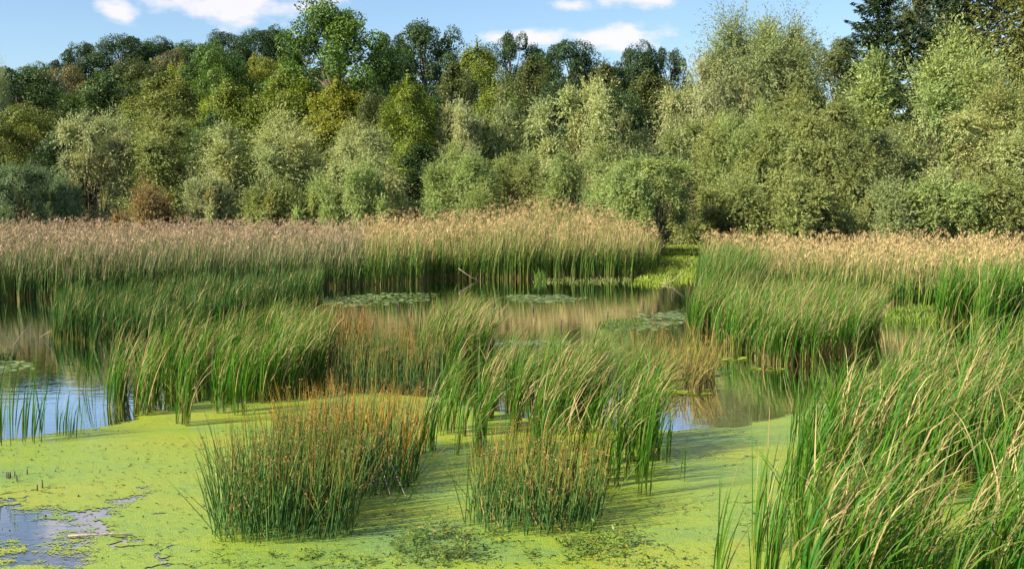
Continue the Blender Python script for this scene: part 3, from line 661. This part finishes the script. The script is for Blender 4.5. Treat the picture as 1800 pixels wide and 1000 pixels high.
# --- the great reed beds (uncountable stalks)
def edge_dist(x, y, poly):
    d = np.full(x.shape, 1e9); n = len(poly)
    for i in range(n):
        a = np.array(poly[i]); b = np.array(poly[(i + 1) % n]); ab = b - a; t = np.clip(((x - a[0]) * ab[0] + (y - a[1]) * ab[1]) / (ab @ ab + 1e-12), 0, 1)
        d = np.minimum(d, np.hypot(x - a[0] - t * ab[0], y - a[1] - t * ab[1]))
    return np.where(inpoly(x, y, poly), d, -d)
def reed_bed(name, label, poly, dens, h, seed, green, plume, w=.026, plume_frac=.18, hfun=None, tan_from=.56, tan_amt=.75):
    g = np.random.default_rng(seed); r = scatter(poly, dens, g, .0); lv = 3
    wp = P(np.array([q[0] for q in poly], float), np.array([q[1] for q in poly], float))[:, :2]
    ed = edge_dist(r[:, 0], r[:, 1], [tuple(q) for q in wp]) + 1.1 * (smooth_noise(r[:, 0], r[:, 1], 1.0, seed + 1) - .3) + .5 * g.normal(size=len(r)) - .2
    r = r[(ed > 0) | (r[:, 1] > 44)]; n = len(r)
    hh = h * g.uniform(.70, 1.06, n) * (1 + .10 * smooth_noise(r[:, 0], r[:, 1], .8, seed))
    if hfun is not None: hh = hh * hfun(r[:, 0], r[:, 1])
    b = np.repeat(r, lv, 0); m = len(b); b = b + np.column_stack([g.normal(size=(m, 2)) * .06, np.zeros(m)])
    H = np.repeat(hh, lv)
    az = WIND + g.normal(size=m) * 1.1; th1 = np.abs(g.normal(size=m)) * .42 + .08
    keep_ = 0
    def pal(t, d, g):
        k = len(d); t3 = t[..., None]; gr = np.array(green) * (1 + .3 * g.normal(size=(k, 1, 1))) * (1 + np.array([.35, .08, 0]) * g.normal(size=(k, 1, 1)))
        gr = np.clip(gr, .012, .5); tn = np.array(plume) * (1 + .22 * g.normal(size=(k, 1, 1)))
        st = np.where(d < tan_amt, tan_from + .3 * g.random(k), 1.3)[:, None, None]; kt = np.clip((t3 - st) / .2, 0, 1)
        kb = np.clip(1 - t3 / .22, 0, 1) * (g.random((k, 1, 1)) < .55) * .9
        c = gr * (1 - kt) + tn * kt
        return c * (1 - kb) + np.array((.34, .28, .10)) * kb
    v, f, c, tp = blades(b, H * g.uniform(.6, 1.0, m), az, np.abs(g.normal(size=m)) * .06, th1, w * g.uniform(.6, 1.3, m), g, 4, 1.8, pal=pal)
    k = np.flatnonzero(g.random(n) < plume_frac); q = r[k] + np.column_stack([np.zeros((len(k), 2)), hh[k]]) + g.normal(size=(len(k), 3)) * .1
    pv, pf, pc = tufts(q, 9, .15, .019, .17, g, plume, np.array([.6, 0, 2.0]))
    V, Fc, C = join([(v, f, c), (pv, pf, pc)])
    tag(mesh(name, V, Fc, M_DRY, pig=C), label, 'reed bed', kind='stuff')
SHADE_PINK = (.40, .30, .195); STRAW = (.47, .355, .175)  # pinkish tone puts the left bed's half shade into the plume colour
reed_bed('reed_bed', 'wide left reed bed, green below with pinkish brown tops, in half shade',
         [(-260, 532), (60, 530), (200, 527), (330, 520), (450, 513), (560, 509), (640, 503), (640, 470), (640, 441), (300, 441), (-500, 441)], 44, 2.02, 51, (.075, .14, .032), SHADE_PINK)
reed_bed('reed_bed', 'middle reed bed with golden tan tops rising to a hump beyond the open water',
         [(640, 503), (742, 500), (755, 491), (900, 491), (1010, 489), (1110, 488), (1150, 480), (1158, 466), (1120, 450), (1075, 440), (640, 441)], 50, 2.15, 52, (.092, .165, .024), STRAW,
         hfun=lambda x, y: 1 + .42 * np.exp(-((x - 1.6) / 5.5) ** 2) * sstep(46, 58, y) - .28 * sstep(3.5, 8.5, x))
reed_bed('reed_bed', 'right reed bed of golden tan reeds above a green lower edge',
         [(1228, 470), (1262, 505), (1340, 530), (1530, 543), (1640, 546), (1700, 552), (1860, 560), (2050, 560), (2050, 480), (1700, 478), (1300, 474)], 52, 1.68, 53, (.092, .165, .024), STRAW)

# --- cattail stands
GC = 'cattail stands in the pond'
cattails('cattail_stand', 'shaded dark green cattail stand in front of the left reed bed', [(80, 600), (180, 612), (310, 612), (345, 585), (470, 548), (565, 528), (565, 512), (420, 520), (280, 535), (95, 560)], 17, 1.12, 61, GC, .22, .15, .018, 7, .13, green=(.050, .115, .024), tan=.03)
cattails('cattail_stand', 'tall cattail stand at left leaning right, rooted in the lime duckweed edge', [(170, 712), (250, 740), (330, 752), (430, 738), (530, 690), (600, 640), (575, 612), (430, 622), (300, 652), (190, 690)], 16, 1.36, 62, GC, .42, .36, .0165, 8, .11, tan=.15)
cattails('cattail_stand', 'small cattail stand with tan tips rising from rusty rushes left of the open water', [(735, 655), (800, 660), (868, 640), (862, 612), (790, 606), (738, 622)], 30, 1.45, 63, GC, .65, .55, .016, 7, .10, tan=.25)
cattails('cattail_stand', 'broad cattail stand in the centre leaning right with tan bent tips', [(740, 820), (790, 848), (860, 850), (1000, 858), (1080, 862), (1130, 848), (1160, 800), (1150, 742), (1090, 700), (1000, 690), (860, 690), (760, 715), (735, 770)], 17, 1.42, 64, GC, .70, .45, .0155, 8, .14, tan=.13)
cattails('cattail_stand', 'cattail stand at right middle with yellow stalk feet standing in open water', [(1205, 580), (1260, 606), (1330, 634), (1400, 645), (1470, 640), (1535, 612), (1545, 575), (1430, 556), (1300, 548), (1215, 555)], 30, 1.36, 65, GC, .42, .38, .015, 8, .12, tan=.14, dead=3.0)
cattails('cattail_stand', 'upright fresh green cattail stand at the left corner of the right reed bed', [(1222, 540), (1260, 556), (1330, 550), (1335, 520), (1270, 505), (1228, 512)], 34, 1.9, 66, GC, .2, .2, .018, 7, .12, green=(.075, .16, .025), tan=.06)
cattails('cattail_stand', 'fresh green cattails standing before the right reed bed beside the grass strip', [(1640, 570), (1720, 590), (1830, 600), (1830, 570), (1720, 560), (1650, 556)], 30, 1.9, 67, GC, .2, .2, .024, 5, .10, tan=.05)
cattails('cattail_stand', 'huge windblown cattail stand with straw tips filling the right foreground', [(1340, 1180), (1375, 1010), (1415, 890), (1455, 800), (1495, 745), (1575, 705), (1680, 672), (1900, 635), (2100, 645), (2300, 1180)], 19, 1.58, 68, GC, .75, .42, .019, 7, .13, tan=.13)
cattails('cattail_stand', 'thin fringe of green cattails on the left flank of the huge right stand', [(1240, 1150), (1260, 1010), (1320, 950), (1375, 890), (1380, 800), (1430, 765), (1500, 760), (1440, 880), (1390, 1010), (1370, 1150)], 11, 1.35, 69, GC, .3, .12, .014, 7, .06, tan=.03, dead=.1)
# single cattail plants, each a thing
GS = 'single cattail plants'
for i, (px, py, h, rad, n, lab) in enumerate([
    (14, 772, 1.15, .22, 40, 'cattail tuft standing at the left edge of the picture'),
    (62, 776, 1.05, .07, 16, 'slender cattail tuft, second from the left edge, at the duckweed rim'),
    (108, 766, .75, .05, 11, 'thin short cattail tuft between the slender ones at the duckweed rim'),
    (130, 768, .55, .06, 12, 'shortest cattail tuft by the duckweed rim at left'),
    (182, 717, .95, .08, 14, 'loose cattail tuft in the sky reflection left of the tall stand'),
    (146, 690, .8, .07, 10, 'sparse cattail tuft in dark water left of the tall stand'),
    (1130, 872, 1.25, .06, 15, 'bright cattail tuft with yellow foot right of the front rush clump'),
    (1166, 811, .85, .06, 14, 'short cattail tuft at the right end of the central stand'),
    (1202, 846, .55, .03, 5, 'tiny cattail shoot alone in the duckweed right of the centre'),
    (1100, 838, 1.1, .06, 12, 'cattail tuft just left of the bright one with yellow foot'),
    (1410, 778, 1.05, .10, 24, 'fresh cattail tuft nearest the open water at right'),
    (1475, 776, 1.15, .12, 26, 'fresh cattail tuft with white foot casting a blue shadow'),
    (1350, 965, 1.25, .10, 22, 'cattail tuft leading the right foreground fringe'),
    (1375, 640, .5, .1, 8, 'little cattail shoots before the yellow-footed stand')]):
    g = np.random.default_rng(200 + i); c0 = P(px, py); m = n; b = c0 + np.column_stack([g.normal(size=(m, 2)) * rad, np.zeros(m)])
    st = g.random(m) < .2
    v, f, c, _ = blades(b, h * g.uniform(.5, 1.15, m), WIND + g.normal(size=m) * .7, np.abs(g.normal(size=m)) * .08, .15 + .35 * g.random(m) + st * .7, .017 * g.uniform(.7, 1.2, m), g, 8, np.where(st, 4, 1.6), pal=pal_cattail(dryness=.22))
    tag(mesh('cattail_tuft', v - c0, f, M_BLADE, pig=c), lab, 'reeds', GS).location = [float(q) for q in c0]

# --- bulrush clumps
rushes('bulrush_clump', 'front left bulrush clump, dense dark blue-green stems with rusty heads', [(372, 952), (430, 958), (540, 956), (612, 950), (630, 915), (610, 870), (520, 850), (420, 870), (378, 910)], 330, 1.06, 71, .11, .36, splay=.22)
rushes('bulrush_clump', 'orange-tipped bulrush clump just behind the front left one', [(560, 872), (640, 878), (700, 872), (738, 850), (730, 805), (640, 790), (520, 800), (480, 830)], 260, 1.08, 72, .11, .8, tip=(.62, .34, .06), splay=.14)
rushes('bulrush_clump', 'front centre bulrush clump with brown straw tangled at its foot', [(812, 925), (860, 940), (960, 944), (1040, 938), (1062, 905), (1030, 870), (930, 855), (840, 865)], 270, .92, 73, .11, .55, tip=(.52, .36, .08), straw=.10, splay=.14)
rushes('bulrush_clump', 'olive bulrush bed with brown heads left of the central cattails', [(585, 690), (650, 700), (760, 690), (800, 665), (770, 640), (680, 632), (600, 650)], 110, 1.0, 74, .12, .5, tip=(.46, .29, .09), w=.014, low=(.07, .16, .055), mid=(.17, .25, .06))
rushes('bulrush_clump', 'rusty orange bulrush clump behind the tall left cattail stand', [(520, 628), (600, 632), (650, 618), (650, 600), (590, 592), (525, 604)], 90, .95, 75, .12, .8, tip=(.50, .27, .08), w=.016, low=(.08, .14, .05), mid=(.24, .22, .06))
rushes('bulrush_clump', 'orange tan tussock of rushes on a lime float right of the centre', [(1165, 682), (1215, 688), (1252, 680), (1258, 662), (1215, 652), (1150, 660)], 170, .86, 76, .20, .6, tip=(.60, .40, .11), w=.014, low=(.24, .22, .07), mid=(.32, .33, .08), straw=.2, splay=.35)
rushes('bulrush_clump', 'thin row of orange rushes behind the central cattail tops', [(1100, 650), (1160, 655), (1170, 640), (1110, 634)], 80, 1.0, 77, .14, .8, tip=(.52, .33, .09), w=.014, low=(.15, .16, .05), mid=(.28, .25, .07))

# ------------------------------------------------------------------ duckweed carpet and floating mats
def weed_sheet(poly_px, step, soft, mat, name, z=.006, holes=(), amp=.25, seed=1, open_=.95):
    w = P(np.array([p[0] for p in poly_px], float), np.array([p[1] for p in poly_px], float))[:, :2]
    lo, hi = w.min(0) - soft * 2, w.max(0) + soft * 2
    V, Fc = grid(np.arange(lo[0], hi[0], step), np.arange(lo[1], hi[1], step), lambda X, Y: X * 0 + z)
    d = edge_dist(V[:, 0], V[:, 1], [tuple(q) for q in w]) + amp * soft * 4 * smooth_noise(V[:, 0], V[:, 1], 2.2, seed)
    cov = np.clip(.5 + d / soft * .5, 0, 1) * open_
    for (hp, depth, hs) in holes:
        hw = P(np.array([p[0] for p in hp], float), np.array([p[1] for p in hp], float))[:, :2]
        hd = edge_dist(V[:, 0], V[:, 1], [tuple(q) for q in hw]) + hs * .6 * smooth_noise(V[:, 0], V[:, 1], 3.5, seed + 5)
        cov = cov - depth * np.clip(.5 + hd / hs * .5, 0, 1)
    keep = np.max(cov[Fc], 1) > .04
    Fc = Fc[keep]; u, inv = np.unique(Fc, return_inverse=True)
    return mesh(name, V[u], inv.reshape(-1, 4), mat, attrs={'cover': cov[u]})
o = weed_sheet([(-400, 800), (0, 772), (60, 768), (130, 758), (240, 738), (235, 728), (300, 718), (380, 705), (520, 700), (640, 690), (800, 700), (880, 730), (1000, 745), (1090, 750), (1190, 757), (1300, 752), (1370, 735), (1420, 712), (1500, 690), (1700, 640), (1950, 620), (2500, 1250), (-700, 1250)], .06, .18, M_WEED, 'duckweed',
   holes=[([(-120, 905), (10, 890), (100, 886), (190, 898), (225, 925), (150, 950), (70, 968), (-30, 975), (-120, 985)], .72, .8),
          ([(230, 790), (262, 808), (270, 850), (225, 880), (215, 870), (245, 830), (215, 795)], .38, .2), ([(240, 945), (265, 965), (310, 1000), (290, 1000), (245, 970)], .42, .15),
          ([(0, 975), (60, 965), (150, 985), (200, 1010), (0, 1010)], .33, .4), ([(1040, 720), (1070, 715), (1090, 750), (1050, 755)], .9, .15),
          ([(1270, 830), (1300, 850), (1330, 890), (1320, 900), (1285, 870)], .36, .2), ([(1180, 960), (1300, 930), (1330, 1000), (1200, 1010)], .30, .5), ([(330, 790), (420, 800), (420, 830), (340, 830)], .22, .4)])
tag(o, 'lime green carpet of duckweed covering the near water', 'duckweed', kind='stuff')
GM = 'floating weed mats on the open water'
for i, (poly, m, lab, op) in enumerate([
    ([(868, 524), (900, 518), (980, 517), (1048, 526), (1000, 532), (920, 533)], M_PADS, 'oval speckled weed mat alone in the middle of the open water', .8),
    ([(1040, 572), (1090, 560), (1150, 548), (1210, 540), (1215, 560), (1190, 580), (1090, 582)], M_PADS, 'large pale weed mat carrying a green tussock at the right of the open water', .85),
    ([(-60, 640), (20, 630), (75, 640), (60, 652), (0, 660), (-60, 664)], M_PADS, 'pale weed mat in dark water at the left edge', .95),
    ([(470, 640), (520, 636), (570, 642), (540, 650), (480, 652)], M_PADS, 'pale weed mat between the left cattails and the rusty rushes', .9),
    ([(290, 533), (360, 524), (430, 523), (440, 536), (370, 542), (300, 542)], M_PADS, 'thin weed mat by the shaded cattails before the left reed bed', .85),
    ([(560, 525), (680, 515), (770, 515), (760, 530), (640, 540), (570, 540)], M_PADS, 'scattered weed mat below the middle reed bed with dark stubs', .55),
    ([(800, 603), (900, 596), (1000, 598), (1030, 606), (900, 612), (810, 611)], M_PADS, 'long pale strip of weed behind the central cattail tops', .95),
    ([(1310, 648), (1350, 643), (1385, 649), (1350, 653)], M_LIME, 'small flat lime mat before the yellow-footed cattails', .9),
    ([(1260, 632), (1300, 628), (1320, 633), (1280, 636)], M_LIME, 'thin lime mat touching the feet of the right cattail stand', .9),
    ([(1245, 658), (1280, 652), (1286, 662), (1250, 664)], M_PADS, 'pale mat right beside the orange tussock', .9),
    ([(1250, 680), (1300, 676), (1302, 681), (1255, 684)], M_PADS, 'narrow pale mat pointing right from the orange tussock', .9),
    ([(1120, 690), (1180, 682), (1262, 685), (1250, 694), (1180, 698)], M_LIME, 'lime weed float under the orange tussock of rushes', 1.0),
    ([(1270, 721), (1290, 718), (1302, 722), (1285, 726)], M_LIME, 'little round mat in the dark reflection at right', .9),
    ([(1245, 752), (1262, 748), (1275, 753), (1258, 757)], M_LIME, 'little mat next to the duckweed edge at right', .9),
    ([(545, 628), (580, 622), (600, 628), (570, 632)], M_LIME, 'lime mat at the foot of the rusty orange clump', .9),
    ([(1330, 660), (1348, 658), (1352, 663), (1335, 664)], M_LIME, 'tiny lime mat below the small flat one', .9)]):
    o = tag(weed_sheet(poly, .07, .5, m, 'weed_mat', z=.008, amp=.22, seed=30 + i, open_=op * .56), lab, 'floating weed', GM)
    g = np.random.default_rng(700 + i); q = scatter(poly, 48, g); wq = P(np.array([c_[0] for c_ in poly], float), np.array([c_[1] for c_ in poly], float))[:, :2]
    q = q[edge_dist(q[:, 0], q[:, 1], [tuple(c_) for c_ in wq]) + .5 * smooth_noise(q[:, 0], q[:, 1], 1.5, 60 + i) + .15 * g.normal(size=len(q)) > .05]
    if len(q) > 3:
        k = len(q); r_ = g.uniform(.03, .085, k)[:, None] * g.uniform(.8, 1.2, (k, 6)); an = np.arange(6) * math.pi / 3 + g.uniform(0, 6.28, (k, 1))
        tl = g.normal(size=(k, 2)) * .10; X = np.cos(an) * r_; Y = np.sin(an) * r_
        vv = np.stack([q[:, :1] + X, q[:, 1:2] + Y, .013 + .006 * g.random((k, 1)) + np.maximum(-.006, X * tl[:, :1] + Y * tl[:, 1:])], -1)
        pc_ = np.array((.19, .27, .10) if m is M_PADS else (.26, .34, .04)) * (1 + .22 * g.normal(size=(k, 1, 1))) * np.ones((1, 6, 1))
        mesh('leaf_pads', vv.reshape(-1, 3), np.arange(6 * k).reshape(k, 6), M_GRASS, o, np.clip(pc_.reshape(-1, 3), .02, .6))['kind'] = 'stuff'

# ------------------------------------------------------------------ grassy banks, low water plants, litter
def grass(name, label, polys, h, seed, col, n_m2, w=.016, kind='stuff', cat='grass'):
    g = np.random.default_rng(seed); P_ = np.concatenate([scatter(p, n_m2, g) for p in polys]); n = len(P_)
    v, f, c, _ = blades(P_, h * g.uniform(.4, 1.2, n), g.uniform(0, 6.28, n), g.uniform(0, .4, n), g.uniform(.3, 1.2, n), w, g, 3, 1.5, pal=pal_flat(col, tuple(q * 1.25 for q in col), .25))
    return tag(mesh(name, v, f, M_GRASS, pig=c), label, cat, kind=kind)
grass('bank_grass', 'bright green grass on the low bank between the reed beds', [[(1110, 500), (1150, 503), (1222, 494), (1240, 470), (1238, 442), (1165, 442), (1150, 470)]], .2, 81, (.20, .28, .03), 90, .03)
grass('shore_grass', 'low dull green plants along the water edge before the middle reed bed', [[(935, 497), (1000, 499), (1110, 499), (1110, 490), (945, 490)]], .16, 86, (.13, .17, .04), 45, .03)
grass('strip_grass', 'bright green grass strip at the foot of the right reed bed', [[(1525, 566), (1650, 570), (1700, 566), (1640, 546), (1530, 548)], [(1690, 570), (1800, 576), (1830, 556), (1690, 548)]], .22, 82, (.15, .24, .03), 160, .02)
o = grass('grass_tussock', 'low green tussock floating on the large pale weed mat', [[(1045, 574), (1090, 580), (1140, 574), (1125, 565), (1070, 563)]], .16, 83, (.09, .15, .025), 420, .014, None)
o = grass('grass_tussock', 'dark low tussock on the weed mat at the left edge', [[(-20, 634), (20, 634), (30, 628), (-10, 626)]], .2, 84, (.05, .09, .02), 900, .014, None)
o = grass('grass_tussock', 'upright green sprig growing at the water edge before the middle reed bed', [[(938, 496), (958, 497), (958, 490), (940, 490)]], .55, 85, (.10, .19, .03), 60, .03, None)
def water_plants():
    g = np.random.default_rng(91); parts = []
    for poly, d, hh in [([(690, 985), (740, 1000), (820, 990), (850, 955), (800, 930), (730, 935), (690, 955)], 150, .16), ([(1000, 985), (1090, 985), (1140, 965), (1120, 940), (1030, 940), (980, 955)], 120, .14),
                  ([(560, 1010), (690, 1010), (1180, 1010), (1250, 990), (1140, 950), (820, 935), (640, 960)], 28, .08), ([(370, 1000), (480, 1010), (620, 1000), (620, 960), (480, 965), (380, 970)], 26, .07), ([(300, 1000), (400, 1000), (400, 975)], 18, .06)]:
        s = scatter(poly, d, g); n = len(s); s[:, 2] = .01
        az_ = g.uniform(0, 6.28, n); v, f, c, tp = blades(s, hh * g.uniform(.6, 1.8, n), az_, g.uniform(.2, 1.2, n), g.uniform(.3, 1.4, n), .006, g, 3, 1, pal=pal_flat((.10, .08, .03), (.09, .13, .03))); parts.append((v, f, c))
        for k in range(7):
            q = s + (tp - s) * g.uniform(.1, 1.05, (n, 1)) + g.normal(size=(n, 3)) * .012; q[:, 2] = np.maximum(q[:, 2], .012)
            dd = np.column_stack([g.normal(size=(n, 2)), g.uniform(-.1, .5, n)]); v, f = leaves(q + unit(dd) * .025, dd, g.uniform(.04, .085, n), g.uniform(.012, .024, n), g, np.column_stack([g.normal(size=(n, 2)) * .4, np.ones(n)]))
            c = np.repeat(np.clip(np.array([.12, .20, .035]) * (1 + .3 * g.normal(size=(n, 1))) * (1 + np.array([.5, 0, 0]) * (g.random((n, 1)) < .12) * 2), .01, .6), 4, 0); parts.append((v, f, c))
    v, f, c = join(parts); tag(mesh('water_plants', v, f, M_GRASS, pig=c), 'small leafy creeping plants over the duckweed along the bottom', 'water plants', kind='stuff')
water_plants()
def litter():
    g = np.random.default_rng(92); parts = []
    for poly, d, col, sz in [([(0, 785), (300, 775), (420, 800), (380, 870), (150, 880), (0, 880)], 9, (.06, .035, .018), .05), ([(0, 785), (420, 775), (420, 1000), (0, 1000)], 42, (.09, .13, .03), .045), ([(620, 1010), (1300, 1010), (1330, 880), (1080, 880), (640, 900)], 45, (.08, .13, .03), .045),
                  ([(1200, 1010), (1330, 1010), (1340, 860), (1250, 880)], 10, (.09, .05, .02), .05), ([(620, 1010), (1300, 1010), (1250, 830), (640, 890)], 3, (.07, .03, .02), .05)]:
        s = scatter(poly, d, g); n = len(s); s[:, 2] = .014 + .01 * g.random(n)
        a = g.normal(size=n) * .9; dd = np.column_stack([np.cos(a), np.sin(a), g.normal(size=n) * .25]); v, f = leaves(s, dd, sz * g.uniform(.5, 1.6, n), sz * .4 * g.uniform(.5, 1.4, n), g, np.column_stack([g.normal(size=(n, 2)) * .4, np.ones(n)]))
        parts.append((v, f, np.repeat(np.clip(np.array(col) * (1 + .3 * g.normal(size=(n, 1))), .008, .5), 4, 0)))
    v, f, c = join(parts); tag(mesh('floating_litter', v, f, M_DRY, pig=c), 'brown fallen leaves and bits floating on the duckweed', 'leaf litter', kind='stuff')
litter()

# ------------------------------------------------------------------ stakes, dead sticks
def stick(name, pts, r0, r1, mat, label, group=None, cat='dead stalk'):
    pts = np.array(pts, float); o0 = pts[0].copy(); v, f = tube(pts - o0, np.linspace(r0, r1, len(pts)), 6)
    n = len(v); caps = np.array([np.arange(6)[::-1], np.arange(n - 6, n)])
    o = mesh(name, v, [f, caps], mat, smooth=False); o.location = [float(q) for q in o0]; return tag(o, label, cat, group)
def stub(px, py, hpx, lab, mat=M_WOOD, r=.012, lean=(0, 0), grp='dark stubs standing in the water'):
    b = P(px, py); D = b[1]; h = hpx / F * D; b[2] = -.05
    g = np.random.default_rng(int(px * 7 + py)); pts = [b, b + [lean[0] * h * .5 + g.normal() * .004, lean[1] * h * .5, h * .55], b + [lean[0] * h, lean[1] * h, h + .05]]
    stick('broken_stalk', pts, r * D / 13, r * .6 * D / 13, mat, lab, grp)
for px, py, hp, lab in [(12, 841, 12, 'dark stalk stub at the far left of the trio in the duckweed'), (15, 842, 13, 'middle dark stub of the left trio in the duckweed'), (18, 840, 11, 'right stub of the trio in the duckweed at left'),
    (26, 837, 9, 'short stub just right of the left trio in the duckweed'), (28, 846, 12, 'leaning stub below the short one at left in the duckweed'), (47, 834, 10, 'slightly tilted stub between the trio and the tall pair'), (74, 858, 16, 'tallest dark stub in the left duckweed'), (67, 863, 12, 'stub leaning beside the tallest one in the left duckweed')]:
    stub(px, py, hp, lab, lean=(.12 if px in (28, 47) else -.1 if px == 67 else .02, 0))
for px, py, hp, lab in [(937, 546, 12, 'dark stub below the oval weed mat'), (868, 537, 10, 'dark stub left of the oval weed mat'), (1131, 541, 12, 'dark stub right of the oval weed mat'), (1068, 556, 9, 'small stub near the large pale mat'),
    (986, 580, 18, 'thick dark stub rising over the central cattail tips'), (1181, 520, 10, 'dark stub near the right cattails in the open water'), (722, 548, 10, 'dark stub among scattered weed left of the open water'), (700, 540, 9, 'smallest stub among scattered weed left of the open water'),
    (877, 551, 12, 'stub with a bent top by the small tan-tipped stand'), (1142, 558, 8, 'tiny stub at the edge of the large pale mat'), (660, 560, 9, 'stub at the left rim of the scattered weed')]:
    stub(px, py, hp, lab, lean=(.08, 0), r=.011)
a = P(20, 608); b = P(56, 590); stick('dead_branch', [a + [0, 0, -.05], (a + b) / 2 + [0, 0, .15], b + [0, 0, .3]], .011, .005, M_PALEWOOD, 'pale dead branch sticking out of dark water at left', None, 'dead branch')
a = P(70, 590); b = P(92, 600); stick('dead_branch', [a + [0, 0, -.05], (a + b) / 2 + [0, 0, .12], b + [0, 0, .25]], .010, .005, M_PALEWOOD, 'thinner pale dead branch leaning right near the shaded cattails', None, 'dead branch')
a = P(120, 944); stick('floating_stick', [a + [0, 0, .015], a + [.25, .03, .02], a + [.5, .04, .03], a + [.62, .02, .02]], .012, .007, M_PALEWOOD, 'pale stick floating across the open patch at lower left', None, 'stick')
for i, (p0, p1, lab) in enumerate([((672, 835), (716, 880), 'straw stalk fallen outward at the right of the rush clump'), ((660, 840), (690, 884), 'shorter straw stalk fallen beside the long one'), ((640, 852), (668, 876), 'thin straw stalk at the foot of the orange-tipped clump')]):
    a = P(*p0); b = P(*p1); stick('fallen_stalk', [a + [0, 0, .42 - .1 * i], (a + b) / 2 + [0, 0, .2], b + [0, 0, .01]], .009, .006, M_PALEWOOD, lab, 'straw stalks fallen out of the rush clump', 'dead stalk')
for px, py, L, lab in [(1300, 485, 0, None)][:0]: pass
a = P(1183, 500); stick('driftwood', [a + [-.5, 0, .03], a + [0, .05, .12], a + [.45, .0, .5]], .025, .012, M_PALEWOOD, 'bleached driftwood at the grassy bank by the right reed bed', None, 'driftwood')
a = P(828, 494); stick('driftwood', [a + [-.5, 0, .5], a + [0, .05, .15], a + [.35, .0, .01]], .02, .01, M_PALEWOOD, 'tan fallen reed stems leaning at the foot of the middle reed bed', None, 'dead stalk')
b0 = at(1497, 402, 63.5)
stick('dead_sapling', [[b0[0], 63.5, .2], [b0[0] + .15, 63.5, 1.8], [b0[0] - .1, 63.5, 3.1]], .06, .02, M_PALEWOOD, 'thin bare pale trunk in the dark gap behind the right reed bed', None, 'dead tree')
